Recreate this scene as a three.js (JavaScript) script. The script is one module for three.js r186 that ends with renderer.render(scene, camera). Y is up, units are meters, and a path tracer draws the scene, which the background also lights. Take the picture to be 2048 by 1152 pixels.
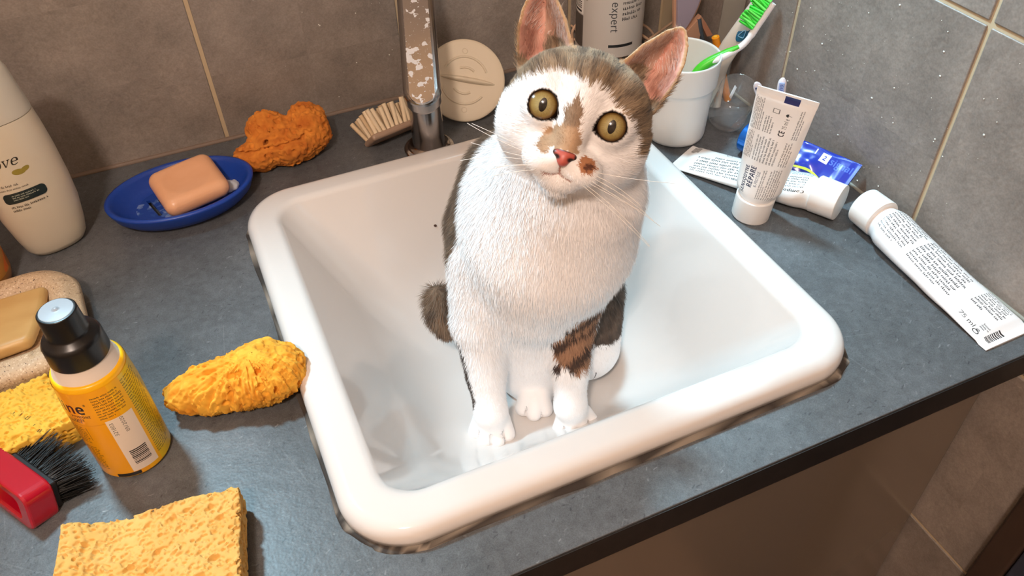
import * as THREE from 'three';
import { RoundedBoxGeometry } from 'three/addons/geometries/RoundedBoxGeometry.js';
import { mergeGeometries, mergeVertices, toCreasedNormals } from 'three/addons/utils/BufferGeometryUtils.js';
import { RectAreaLightUniformsLib } from 'three/addons/lights/RectAreaLightUniformsLib.js';

// ---------- camera, lights, exposure ----------
const scene = new THREE.Scene();
scene.background = new THREE.Color(0x000000);
const camera = new THREE.PerspectiveCamera(38.759, 2048 / 1152, 0.02, 20);
camera.position.set(0, 0.5, 0);
camera.rotation.set(-0.75571289, -0.39250013, -0.03617208, 'YXZ');
camera.updateMatrixWorld(true);
const renderer = new THREE.WebGLRenderer({ antialias: true });
renderer.toneMapping = THREE.LinearToneMapping;
renderer.toneMappingExposure = 1.0;
renderer.shadowMap.enabled = true;
RectAreaLightUniformsLib.init();
const LIGHT = {
  cool: new THREE.Color(0.5, 0.83, 1.0), coolA: 1.6, coolB: 2.0,
  warm: new THREE.Color(1.0, 0.79, 0.655), warmI: 4.5,
};
const SPOT_A = [-0.2, 0.62, -0.7], SPOT_B = [0.39, 0.62, -0.7];
const CEILING_LAMP = [-0.38, 1.42, 0.42];

// ---------- general helpers ----------
let seed = 7;
const rnd = () => { seed |= 0; seed = seed + 0x6D2B79F5 | 0; let t = Math.imul(seed ^ seed >>> 15, 1 | seed); t = t + Math.imul(t ^ t >>> 7, 61 | t) ^ t; return ((t ^ t >>> 14) >>> 0) / 4294967296; };
const reseed = (s) => { seed = s; };
const rr = (a, b) => a + (b - a) * rnd();
const V = (x, y, z) => new THREE.Vector3(x, y, z);
const clamp = (x, a, b) => Math.min(b, Math.max(a, x));
const lerp = (a, b, t) => a + (b - a) * t;
const sstep = (a, b, x) => { const t = clamp((x - a) / (b - a), 0, 1); return t * t * (3 - 2 * t); };
const S = (r, g, b) => new THREE.Color().setRGB(r / 255, g / 255, b / 255, THREE.SRGBColorSpace);
const hash3 = (x, y, z) => { let h = Math.imul(x, 374761393) ^ Math.imul(y, 668265263) ^ Math.imul(z, 2147483647 - 1274126177); h = Math.imul(h ^ h >>> 13, 1274126177); h ^= h >>> 16; return (h >>> 0) / 4294967296; };
function vn(x, y, z = 0) {                     // value noise 0..1
  const i = Math.floor(x), j = Math.floor(y), k = Math.floor(z); let u = x - i, v = y - j, w = z - k;
  u = u * u * (3 - 2 * u); v = v * v * (3 - 2 * v); w = w * w * (3 - 2 * w);
  const L = (a, b, t) => a + (b - a) * t;
  return L(L(L(hash3(i, j, k), hash3(i + 1, j, k), u), L(hash3(i, j + 1, k), hash3(i + 1, j + 1, k), u), v),
    L(L(hash3(i, j, k + 1), hash3(i + 1, j, k + 1), u), L(hash3(i, j + 1, k + 1), hash3(i + 1, j + 1, k + 1), u), v), w);
}
const fbm = (x, y, z = 0, o = 4) => { let s = 0, a = 0.5, t = 0; for (let i = 0; i < o; i++) { s += a * vn(x, y, z); t += a; a *= 0.5; x *= 2.03; y *= 2.03; z *= 2.03; } return s / t; };

// a photograph pixel (2048 x 1152 frame) gives a direction; the distance comes from the plane the thing touches
const FOC = 1637.51, CAM = V(0, 0.5, 0);
const ray = (px, py) => V((px - 1024) / FOC, -(py - 576) / FOC, -1).applyQuaternion(camera.quaternion);
const onY = (px, py, y = 0) => { const d = ray(px, py); return CAM.clone().addScaledVector(d, (y - CAM.y) / d.y); };
const onZ = (px, py, z) => { const d = ray(px, py); return CAM.clone().addScaledVector(d, (z - CAM.z) / d.z); };
const onX = (px, py, x) => { const d = ray(px, py); return CAM.clone().addScaledVector(d, (x - CAM.x) / d.x); };
const atD = (px, py, dist) => CAM.clone().addScaledVector(ray(px, py).normalize(), dist);

const taken = {};
const numbered = (n) => { const c = taken[n] = (taken[n] ?? -1) + 1; return c ? n + '_' + String(c).padStart(3, '0') : n; };
function put(geometry, material, name, parent, label) {
  const m = new THREE.Mesh(geometry, material); m.name = name; m.castShadow = m.receiveShadow = true; parent.add(m);
  if (label) m.userData.label = label;
  return m;
}
function thing(name, label, category, pos = [0, 0, 0], turn = 0, group) {
  const g = new THREE.Group(); g.name = numbered(name); g.position.set(...pos); g.rotation.y = turn; scene.add(g);
  g.userData = { label, category }; if (group) g.userData.group = group;
  return g;
}
function structure(name, label, category) { const g = new THREE.Group(); g.name = name; scene.add(g); g.userData = { label, category, kind: 'structure' }; return g; }
const std = (color, roughness = 0.5, more = {}) => new THREE.MeshStandardMaterial({ color, roughness, ...more });
const phys = (color, roughness = 0.5, more = {}) => new THREE.MeshPhysicalMaterial({ color, roughness, ...more });

function dataTex(w, h, f, srgb = true) {        // f(x, y) -> [r, g, b] 0..255
  const d = new Uint8Array(w * h * 4);
  for (let y = 0; y < h; y++) for (let x = 0; x < w; x++) { const c = f(x, y), i = (y * w + x) * 4; d[i] = c[0]; d[i + 1] = c[1]; d[i + 2] = c[2]; d[i + 3] = 255; }
  const t = new THREE.DataTexture(d, w, h); t.wrapS = t.wrapT = THREE.RepeatWrapping; t.magFilter = THREE.LinearFilter; t.minFilter = THREE.LinearFilter;
  if (srgb) t.colorSpace = THREE.SRGBColorSpace; t.needsUpdate = true; return t;
}
function canvasTex(w, h, draw, srgb = true) {
  const c = document.createElement('canvas'); c.width = w; c.height = h; const g = c.getContext('2d'); draw(g, w, h);
  const t = new THREE.CanvasTexture(c); if (srgb) t.colorSpace = THREE.SRGBColorSpace; t.magFilter = THREE.LinearFilter; return t;
}
// unreadably small print: rows of letter-like ticks
function smallPrint(g, x, y, w, h, rows, color = '#222', fill = 0.62) {
  g.fillStyle = color; const rh = h / rows;
  for (let r = 0; r < rows; r++) {
    let cx = x; const end = x + w * (r === rows - 1 ? rr(0.4, 0.8) : rr(0.9, 1));
    while (cx < end) {
      const word = rr(2, 8);
      for (let k = 0; k < word && cx < end; k++) {
        const lh = rh * fill * (rnd() < 0.25 ? 1 : 0.72), lw = rh * rr(0.22, 0.36);
        g.fillRect(cx, y + r * rh + rh * fill - lh, lw * 0.5, lh); g.fillRect(cx, y + r * rh + rh * fill * rr(0.3, 0.85), lw, rh * 0.14);
        cx += lw * 1.3;
      }
      cx += rh * 0.32;
    }
  }
}
function barcode(g, x, y, w, h, along = true, color = '#111') {
  g.fillStyle = color; let p = 0; const L = along ? w : h;
  while (p < L * 0.96) { const t = L * rr(0.02, 0.07); if (along) g.fillRect(x + p, y, t, h); else g.fillRect(x, y + p, w, t); p += t + L * rr(0.025, 0.06); }
}
function uvBox(g, k = 1) {                      // uv in metres / k from the dominant axis of each face
  g = g.index ? g.toNonIndexed() : g; const p = g.attributes.position, uv = new Float32Array(p.count * 2), a = V(), b = V(), c = V();
  for (let i = 0; i < p.count; i += 3) {
    a.fromBufferAttribute(p, i); b.fromBufferAttribute(p, i + 1).sub(a); c.fromBufferAttribute(p, i + 2).sub(a); b.cross(c);
    const x = Math.abs(b.x), y = Math.abs(b.y), z = Math.abs(b.z);
    for (let j = 0; j < 3; j++) {
      a.fromBufferAttribute(p, i + j);
      const q = y >= x && y >= z ? [a.x, a.z] : x >= z ? [a.z, a.y] : [a.x, a.y]; uv[(i + j) * 2] = q[0] / k; uv[(i + j) * 2 + 1] = q[1] / k;
    }
  }
  g.setAttribute('uv', new THREE.BufferAttribute(uv, 2)); return g;
}
const move = (g, x, y, z) => g.translate(x, y, z);
function box(w, h, d, r = 0, seg = 2) { return r ? new RoundedBoxGeometry(w, h, d, seg, r) : new THREE.BoxGeometry(w, h, d); }
function lathe(pts, n = 48) { return new THREE.LatheGeometry(pts.map(([r, y]) => new THREE.Vector2(r, y)), n); }
function tube(pts, r, seg = 40, n = 8) { return new THREE.TubeGeometry(new THREE.CatmullRomCurve3(pts), seg, r, n, false); }
// rings of points (all of the same length) skinned into a surface
function skin(rings, { closed = true, capA = false, capB = false } = {}) {
  const n = rings[0].length, pos = [], uv = [], idx = [], m = n + (closed ? 1 : 0);
  rings.forEach((r, i) => { for (let j = 0; j < m; j++) { const p = r[j % n]; pos.push(p.x, p.y, p.z); uv.push(j / (m - 1), i / (rings.length - 1)); } });
  for (let i = 0; i < rings.length - 1; i++) for (let j = 0; j < m - 1; j++) { const a = i * m + j, b = a + 1, c = a + m, d = c + 1; idx.push(a, c, b, b, c, d); }
  const cap = (r, flip) => {
    const c = r.reduce((s, p) => s.add(p), V()).divideScalar(n), o = pos.length / 3; pos.push(c.x, c.y, c.z); uv.push(0.5, flip ? 0 : 1);
    r.forEach((p) => { pos.push(p.x, p.y, p.z); uv.push(0.5, flip ? 0 : 1); });
    for (let j = 0; j < n; j++) { const a = o + 1 + j, b = o + 1 + (j + 1) % n; flip ? idx.push(o, a, b) : idx.push(o, b, a); }
  };
  if (capA) cap(rings[0], true); if (capB) cap(rings[rings.length - 1], false);
  const g = new THREE.BufferGeometry(); g.setAttribute('position', new THREE.Float32BufferAttribute(pos, 3)); g.setAttribute('uv', new THREE.Float32BufferAttribute(uv, 2)); g.setIndex(idx); g.computeVertexNormals();
  if (closed) {                                  // one normal across the seam
    const N = g.attributes.normal;
    for (let i = 0; i < rings.length; i++) { const a = i * m, b = a + m - 1; const v = V(N.getX(a) + N.getX(b), N.getY(a) + N.getY(b), N.getZ(a) + N.getZ(b)).normalize(); N.setXYZ(a, v.x, v.y, v.z); N.setXYZ(b, v.x, v.y, v.z); }
  }
  return g;
}
function roundRect(hw, hd, r, y, n = 24, cx = 0, cz = 0) {         // ring of 4 n points, plus straight runs
  const o = [], k = 14;
  for (let q = 0; q < 4; q++) {
    const sx = [1, -1, -1, 1][q], sz = [1, 1, -1, -1][q], a0 = q * Math.PI / 2;
    for (let i = 0; i <= n; i++) { const a = a0 + i / n * Math.PI / 2; o.push(V(cx + sx * (hw - r) + Math.cos(a) * r, y, cz + sz * (hd - r) + Math.sin(a) * r)); }
    const p = o[o.length - 1], nx = [-1, -1, 1, 1][q], nz = [1, -1, -1, 1][q], a1 = a0 + Math.PI / 2;
    const e = V(cx + nx * (hw - r) + Math.cos(a1) * r, y, cz + nz * (hd - r) + Math.sin(a1) * r);
    for (let i = 1; i < k; i++) o.push(p.clone().lerp(e, i / k));
  }
  return o;
}
// ---------- implicit surfaces, meshed with surface nets ----------
function nets(min, max, h, f, carve) {
  const nx = Math.ceil((max.x - min.x) / h) + 1, ny = Math.ceil((max.y - min.y) / h) + 1, nz = Math.ceil((max.z - min.z) / h) + 1, F = new Float32Array(nx * ny * nz);
  const at = (i, j, k) => (k * ny + j) * nx + i;
  for (let k = 0; k < nz; k++) for (let j = 0; j < ny; j++) for (let i = 0; i < nx; i++) F[at(i, j, k)] = f(min.x + i * h, min.y + j * h, min.z + k * h);
  if (carve) carve((c, rx, ry, rz) => {         // an ellipsoidal hole
    const i0 = Math.max(0, Math.floor((c.x - rx - h - min.x) / h)), i1 = Math.min(nx - 1, Math.ceil((c.x + rx + h - min.x) / h));
    const j0 = Math.max(0, Math.floor((c.y - ry - h - min.y) / h)), j1 = Math.min(ny - 1, Math.ceil((c.y + ry + h - min.y) / h));
    const k0 = Math.max(0, Math.floor((c.z - rz - h - min.z) / h)), k1 = Math.min(nz - 1, Math.ceil((c.z + rz + h - min.z) / h)), rm = Math.min(rx, ry, rz);
    for (let k = k0; k <= k1; k++) for (let j = j0; j <= j1; j++) for (let i = i0; i <= i1; i++) {
      const d = (1 - Math.hypot((min.x + i * h - c.x) / rx, (min.y + j * h - c.y) / ry, (min.z + k * h - c.z) / rz)) * rm, q = at(i, j, k);
      if (d > F[q]) F[q] = d;
    }
  });
  const id = new Int32Array(nx * ny * nz).fill(-1), pos = [], idx = [], C = [[0, 0, 0], [1, 0, 0], [0, 1, 0], [1, 1, 0], [0, 0, 1], [1, 0, 1], [0, 1, 1], [1, 1, 1]];
  const E = [[0, 1], [2, 3], [4, 5], [6, 7], [0, 2], [1, 3], [4, 6], [5, 7], [0, 4], [1, 5], [2, 6], [3, 7]], v = new Float32Array(8);
  for (let k = 0; k < nz - 1; k++) for (let j = 0; j < ny - 1; j++) for (let i = 0; i < nx - 1; i++) {
    let s = 0; for (let c = 0; c < 8; c++) { v[c] = F[at(i + C[c][0], j + C[c][1], k + C[c][2])]; if (v[c] < 0) s++; }
    if (!s || s === 8) continue;
    let x = 0, y = 0, z = 0, m = 0;
    for (const [a, b] of E) if ((v[a] < 0) !== (v[b] < 0)) { const t = v[a] / (v[a] - v[b]); x += lerp(C[a][0], C[b][0], t); y += lerp(C[a][1], C[b][1], t); z += lerp(C[a][2], C[b][2], t); m++; }
    id[at(i, j, k)] = pos.length / 3; pos.push(min.x + (i + x / m) * h, min.y + (j + y / m) * h, min.z + (k + z / m) * h);
  }
  const quad = (a, b, c, d, flip) => { if (a < 0 || b < 0 || c < 0 || d < 0) return; flip ? idx.push(a, c, b, b, c, d) : idx.push(a, b, c, b, d, c); };
  for (let k = 1; k < nz - 1; k++) for (let j = 1; j < ny - 1; j++) for (let i = 1; i < nx - 1; i++) {
    const a = F[at(i, j, k)] < 0;
    if (a !== F[at(i + 1, j, k)] < 0) quad(id[at(i, j - 1, k - 1)], id[at(i, j, k - 1)], id[at(i, j - 1, k)], id[at(i, j, k)], !a);
    if (a !== F[at(i, j + 1, k)] < 0) quad(id[at(i - 1, j, k - 1)], id[at(i - 1, j, k)], id[at(i, j, k - 1)], id[at(i, j, k)], !a);
    if (a !== F[at(i, j, k + 1)] < 0) quad(id[at(i - 1, j - 1, k)], id[at(i, j - 1, k)], id[at(i - 1, j, k)], id[at(i, j, k)], !a);
  }
  const g = new THREE.BufferGeometry(); g.setAttribute('position', new THREE.Float32BufferAttribute(pos, 3)); g.setIndex(idx); g.computeVertexNormals(); return g;
}
const smin = (a, b, k) => { const h = Math.max(k - Math.abs(a - b), 0) / k; return Math.min(a, b) - h * h * k * 0.25; };
const sdBox = (x, y, z, hx, hy, hz, r) => { const a = Math.abs(x) - hx + r, b = Math.abs(y) - hy + r, c = Math.abs(z) - hz + r; return Math.hypot(Math.max(a, 0), Math.max(b, 0), Math.max(c, 0)) + Math.min(Math.max(a, b, c), 0) - r; };
const sdEll = (x, y, z, a, b, c) => { const k0 = Math.hypot(x / a, y / b, z / c), k1 = Math.hypot(x / (a * a), y / (b * b), z / (c * c)); return k1 < 1e-9 ? -Math.min(a, b, c) : k0 * (k0 - 1) / k1; };
function paint(g, f) {                          // vertex colours from a function of the position (linear)
  const p = g.attributes.position, c = new Float32Array(p.count * 3), col = new THREE.Color();
  for (let i = 0; i < p.count; i++) { f(p.getX(i), p.getY(i), p.getZ(i), col, i); c[i * 3] = col.r; c[i * 3 + 1] = col.g; c[i * 3 + 2] = col.b; }
  g.setAttribute('color', new THREE.BufferAttribute(c, 3)); return g;
}
const mix = (out, a, b, t) => out.copy(a).lerp(b, t);
// ---------- the room ----------
const BACK = -0.85, RIGHT = 0.574, FRONT = -0.242, FLOOR = -0.86, CEIL = 1.6, LEFT = -1.3, NEAR = 1.6;
const tileTex = dataTex(512, 512, (x, y) => {
  const a = fbm(x / 70, y / 70, 3, 4), b = vn(x / 2.2, y / 2.2, 9), c = fbm(x / 9, y / 9, 5, 2); let v = 0.9 + 0.2 * (a - 0.5) + 0.11 * (b - 0.5) + 0.08 * (c - 0.5);
  return [v * 160, v * 150, v * 142].map((q) => clamp(q, 0, 255));
});
const tileBump = dataTex(256, 256, (x, y) => { const v = 255 * (0.6 * vn(x / 3, y / 3, 1) + 0.4 * fbm(x / 20, y / 20, 2, 3)); return [v, v, v]; }, false);
const tileMats = [0, 1, 2].map((i) => { const m = tileTex.clone(); m.offset.set(i * 0.37, i * 0.61); m.needsUpdate = true; return std(new THREE.Color().setScalar(0.93 + 0.05 * i), 0.42, { map: m, bumpMap: tileBump, bumpScale: 0.0004 }); });
const groutMat = std(S(196, 178, 148), 0.9);
const plaster = std(S(206, 190, 172), 0.95);
const TW = 0.2115, TH = 0.2545, GAP = 0.0042;
const tileGeo = uvBox(box(TW - GAP, TH - GAP, 0.012, 0.0012, 1), 0.25), speckMat = std(S(232, 232, 225), 0.6), speckGeo = new THREE.IcosahedronGeometry(1, 0);
// back wall: grout bed with tiles on it
{
  const w = structure('wall_back', 'back wall of square grey tiles with sandy grout behind the tap', 'wall');
  put(move(box(RIGHT - LEFT + 0.2, CEIL - FLOOR, 0.1), (RIGHT + LEFT) / 2, (CEIL + FLOOR) / 2, BACK - 0.0515), groutMat, 'grout_bed', w);
  for (let i = -3; i <= 2; i++) for (let j = -1; j <= 2; j++) {
    const x0 = 0.014 + i * 0.2135, x1 = Math.min(x0 + 0.2135, RIGHT), y0 = -0.05 + (j - 0) * TH;
    const t = put(tileGeo, tileMats[(i * 5 + j * 7 + 30) % 3], 'tile', w); t.position.set((x0 + x1) / 2, y0 + TH / 2, BACK - 0.006); t.scale.x = (x1 - x0 - GAP) / (TW - GAP);
  }
}
{
  const w = structure('wall_right', 'side wall of square grey tiles with pale grout beside the toothpaste', 'wall');
  put(move(box(0.1, CEIL - FLOOR, NEAR - BACK + 0.1), RIGHT + 0.0515, (CEIL + FLOOR) / 2, (NEAR + BACK) / 2), groutMat, 'grout_bed', w);
  for (let i = -2; i <= 1; i++) for (let j = -4; j <= 2; j++) {
    const z0 = Math.max(-0.402 + i * 0.209, BACK), z1 = Math.min(-0.402 + (i + 1) * 0.209, 0.02), y0 = -0.05 + j * TH; if (i === 1) continue;
    const t = put(tileGeo, tileMats[(i * 4 + j * 5 + 40) % 3], 'tile', w); t.rotation.y = -Math.PI / 2; t.position.set(RIGHT + 0.006, y0 + TH / 2, (z0 + z1) / 2); t.scale.x = (z1 - z0 - GAP) / (TW - GAP);
  }
  reseed(31);                                    // dried toothpaste and soap splashes
  const sp = [];
  for (let i = 0; i < 150; i++) { const r = Math.pow(rnd(), 3) * 0.0009 + 0.00025, g = speckGeo.clone(); g.scale(r * 0.5, r, r * rr(0.7, 1.4)); g.translate(RIGHT - 0.0002, 0.005 + 0.2 * Math.pow(rnd(), 0.8), -0.62 + 0.26 * Math.pow(rnd(), 1.5)); sp.push(g); }
  const m = put(mergeGeometries(sp), speckMat, 'splash_specks', w, 'white dried splashes'); m.userData.kind = 'stuff';
  const sb = [];
  for (let i = 0; i < 50; i++) { const r = Math.pow(rnd(), 3) * 0.0007 + 0.00022, g = speckGeo.clone(); g.scale(r, r, r * 0.5); g.translate(rr(0.05, 0.4), rr(0.01, 0.16), BACK + 0.0002); sb.push(g); }
  const mb = put(mergeGeometries(sb), speckMat, 'splash_specks', scene.getObjectByName('wall_back'), 'pale dried splashes'); mb.userData.kind = 'stuff';
}
{ // door frame and door leaf past the tiles
  const t = structure('trim_1', 'dark brown door frame at the end of the tiled side wall', 'trim');
  put(move(box(0.016, 2.05, 0.026, 0.003), RIGHT - 0.006, FLOOR + 1.025, -0.178), std(S(58, 44, 36), 0.5), 'frame', t);
  const d = structure('door_1', 'dark navy door next to the brown frame', 'door');
  put(move(box(0.012, 2.0, 0.74, 0.002), RIGHT - 0.006, FLOOR + 1.0, 0.206), std(S(44, 50, 66), 0.6), 'door_leaf', d);
}
const shell = (name, w, h, d, x, y, z, mat, label, cat) => { const m = put(move(box(w, h, d), x, y, z), mat, name, scene); m.userData = { kind: 'structure', label, category: cat }; };
shell('wall_left', 0.1, CEIL - FLOOR, NEAR - BACK + 0.2, LEFT - 0.05, (CEIL + FLOOR) / 2, (NEAR + BACK) / 2, plaster, 'plain cream plaster wall opposite the tiled side wall', 'wall');
shell('wall_front', RIGHT - LEFT + 0.2, CEIL - FLOOR, 0.1, (RIGHT + LEFT) / 2, (CEIL + FLOOR) / 2, NEAR + 0.05, plaster, 'plain cream plaster wall facing the washbasin', 'wall');
shell('ceiling', RIGHT - LEFT + 0.3, 0.1, NEAR - BACK + 0.3, (RIGHT + LEFT) / 2, CEIL + 0.05, (NEAR + BACK) / 2, std(S(225, 215, 205), 0.95), 'plain pale ceiling over the room', 'ceiling');
shell('floor', RIGHT - LEFT + 0.3, 0.1, NEAR - BACK + 0.3, (RIGHT + LEFT) / 2, FLOOR - 0.05, (NEAR + BACK) / 2, std(S(120, 96, 78), 0.7), 'brown floor below the vanity cabinet', 'floor');

// ---------- lamps ----------
function spotLamp(p, aim, I, label) {
  const g = thing('spot_lamp', label, 'lamp', p, 0, 'wall spot lamps above the washbasin');
  const dir = V(...aim).sub(V(...p)).normalize(), q = new THREE.Quaternion().setFromUnitVectors(V(0, -1, 0), dir);
  const head = new THREE.Group(); head.name = 'lamp_head'; head.quaternion.copy(q); g.add(head);
  const dark = std(S(190, 190, 192), 0.25, { metalness: 0.9 });
  put(lathe([[0.0, 0.06], [0.024, 0.058], [0.03, 0.05], [0.038, 0.0], [0.036, 0.0], [0.028, 0.048], [0.0, 0.052]], 32), dark, 'shade', head);
  put(move(new THREE.CylinderGeometry(0.03, 0.03, 0.004, 32), 0, 0.012, 0), new THREE.MeshStandardMaterial({ color: 0xffffff, emissive: LIGHT.cool, emissiveIntensity: 6 }), 'bulb_disc', head);
  put(tube([V(0, 0.055, 0), V(0, 0.09, -0.03), V(0, 0.1, BACK - p[2] + 0.004)], 0.006, 16), dark, 'arm', g);
  put(move(new THREE.CylinderGeometry(0.028, 0.028, 0.01, 24).rotateX(Math.PI / 2), 0, 0.1, BACK - p[2] + 0.006), dark, 'wall_plate', g);
  const L = new THREE.SpotLight(LIGHT.cool, I, 0, 0.64, 0.8, 2); L.position.copy(dir).multiplyScalar(0.004); L.castShadow = true; L.shadow.radius = 1.6; g.add(L);
  L.target.position.copy(dir); g.add(L.target);
}
spotLamp(SPOT_A, [0.04, 0, -0.28], LIGHT.coolA, 'small chrome spot lamp on the back wall over the soap dishes');
spotLamp(SPOT_B, [0.5, 0.06, -0.33], LIGHT.coolB, 'small chrome spot lamp on the back wall over the tooth mug');
{
  const g = thing('ceiling_lamp', 'round opal ceiling lamp giving warm light', 'lamp', CEILING_LAMP);
  put(lathe([[0, -0.05], [0.05, -0.045], [0.085, -0.025], [0.1, 0.01], [0.1, 0.03], [0, 0.03]], 40), new THREE.MeshStandardMaterial({ color: 0xffffff, emissive: LIGHT.warm, emissiveIntensity: 3 }), 'globe', g);
  put(move(new THREE.CylinderGeometry(0.104, 0.104, CEIL - CEILING_LAMP[1] - 0.03, 40), 0, (CEIL - CEILING_LAMP[1] + 0.03) / 2, 0), std(0xdddddd, 0.6), 'base', g);
  const L = new THREE.PointLight(LIGHT.warm, LIGHT.warmI, 0, 2); L.position.y = -0.08; L.castShadow = true; L.shadow.radius = 4; g.add(L);
}

// ---------- worktop, cabinet, washbasin ----------
const SX = 0.2135, SZ = -0.498, SW = 0.2105, SD = 0.212;
const TEX = 1024;
const lamC = (() => {
  reseed(5);
  return canvasTex(TEX, TEX, (g) => {
    const im = g.createImageData(TEX, TEX), d = im.data;
    for (let y = 0; y < TEX; y++) for (let x = 0; x < TEX; x++) {
      const per = (s, o, z) => { const u = x / TEX, v = y / TEX, A = fbm(u * s, v * s, z, o), B = fbm((u - 1) * s, v * s, z, o), Cc = fbm(u * s, (v - 1) * s, z, o), D = fbm((u - 1) * s, (v - 1) * s, z, o); return lerp(lerp(A, B, u), lerp(Cc, D, u), v); };
      const v = 0.8 + 0.4 * (per(7, 3, 1) - 0.5) + 0.16 * (fbm(x / 10, y / 10, 4, 2) - 0.5) + 0.2 * (hash3(x, y, 3) - 0.5);
      const i = (y * TEX + x) * 4; d[i] = clamp(110 * v, 0, 255); d[i + 1] = clamp(114 * v, 0, 255); d[i + 2] = clamp(118 * v, 0, 255); d[i + 3] = 255;
    }
    g.putImageData(im, 0, 0);
    for (let i = 0; i < 2600; i++) {
      const x = rnd() * TEX, y = rnd() * TEX, a = rr(-0.6, 1.2), l = rr(2, 9); g.strokeStyle = rnd() < 0.72 ? `rgba(30,32,36,${rr(0.25, 0.7)})` : `rgba(190,192,196,${rr(0.15, 0.5)})`; g.lineWidth = rr(0.6, 1.5);
      g.beginPath(); g.moveTo(x, y); g.quadraticCurveTo(x + Math.cos(a) * l * 0.5 + rr(-2, 2), y + Math.sin(a) * l * 0.5 + rr(-2, 2), x + Math.cos(a) * l, y + Math.sin(a) * l); g.stroke();
    }
    for (let i = 0; i < 22; i++) { g.strokeStyle = 'rgba(200,200,205,0.25)'; g.lineWidth = 0.7; const x = rnd() * TEX, y = rnd() * TEX, a = rr(0, 6.3), l = rr(30, 120); g.beginPath(); g.moveTo(x, y); g.lineTo(x + Math.cos(a) * l, y + Math.sin(a) * l); g.stroke(); }
  });
})();
lamC.wrapS = lamC.wrapT = THREE.RepeatWrapping;
const lamB = dataTex(512, 512, (x, y) => { const v = 255 * (0.5 * hash3(x, y, 7) + 0.5 * fbm(x / 6, y / 6, 2, 2)); return [v, v, v]; }, false);
const laminate = std(0xffffff, 0.4, { map: lamC, bumpMap: lamB, bumpScale: 0.00016 });
{
  const g = thing('worktop', 'dark grey stone-look laminate worktop around the white washbasin', 'worktop');
  const s = new THREE.Shape([[LEFT, BACK + 0.0005], [RIGHT - 0.0005, BACK + 0.0005], [RIGHT - 0.0005, FRONT], [LEFT, FRONT]].map(([x, z]) => new THREE.Vector2(x, -z)));
  s.holes.push(new THREE.Path(roundRect(SW - 0.012, SD - 0.012, 0.05, 0, 8, SX, SZ).map((p) => new THREE.Vector2(p.x, -p.z))));
  const e = new THREE.ExtrudeGeometry(s, { depth: 0.0285, bevelEnabled: true, bevelThickness: 0.0008, bevelSize: 0.0006, bevelOffset: -0.0006, bevelSegments: 2 }); e.rotateX(-Math.PI / 2); e.translate(0, -0.0293, 0);
  put(uvBox(e, 0.5), laminate, 'slab', g);
  const edge = move(box(RIGHT - LEFT - 0.002, 0.0275, 0.001), (RIGHT + LEFT) / 2, -0.0152, FRONT + 0.0007); put(uvBox(edge, 0.5), std(S(104, 92, 86), 0.5, { map: lamC }), 'edge_band', g);
  const t = structure('trim_2', 'thin sealant bead along the back wall and side wall', 'trim');
  const sil = std(S(150, 150, 140), 0.6);
  put(new THREE.CylinderGeometry(0.0019, 0.0019, 0.6, 8).rotateX(Math.PI / 2).translate(RIGHT - 0.0005, 0.0003, -0.545), sil, 'bead', t);
  put(new THREE.CylinderGeometry(0.003, 0.003, 1.86, 8).rotateZ(Math.PI / 2).translate(-0.36, 0.0003, BACK + 0.001), std(S(120, 104, 92), 0.6), 'bead', t);
}
{
  const g = thing('vanity_cabinet', 'glossy taupe vanity cabinet under the grey worktop', 'cabinet');
  const cm = phys(S(118, 106, 94), 0.22, { clearcoat: 0.4, clearcoatRoughness: 0.12 });
  const pm = std(S(120, 105, 92), 0.5), cx = (RIGHT + LEFT) / 2, cw = RIGHT - LEFT - 0.002;
  put(move(box(cw, 0.016, 0.54), cx, FLOOR + 0.04, -0.57), pm, 'bottom_panel', g);
  put(move(box(cw, 0.8, 0.008), cx, -0.44, BACK + 0.012), pm, 'back_panel', g);
  for (const x of [LEFT + 0.01, -0.55, RIGHT - 0.01]) put(move(box(0.016, 0.8, 0.55), x, -0.44, -0.565), pm, 'side_panel', g);
  for (let i = 0; i < 3; i++) { const w = 0.56; put(move(box(w, 0.78, 0.018, 0.0015), RIGHT - 0.004 - w / 2 - i * (w + 0.003), -0.0325 - 0.39, -0.2785), cm, 'door', g); }
}
const ceramic = phys(S(226, 222, 219), 0.1, { clearcoat: 0.5, clearcoatRoughness: 0.03 });
const BASIN_Y = -0.12;
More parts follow.
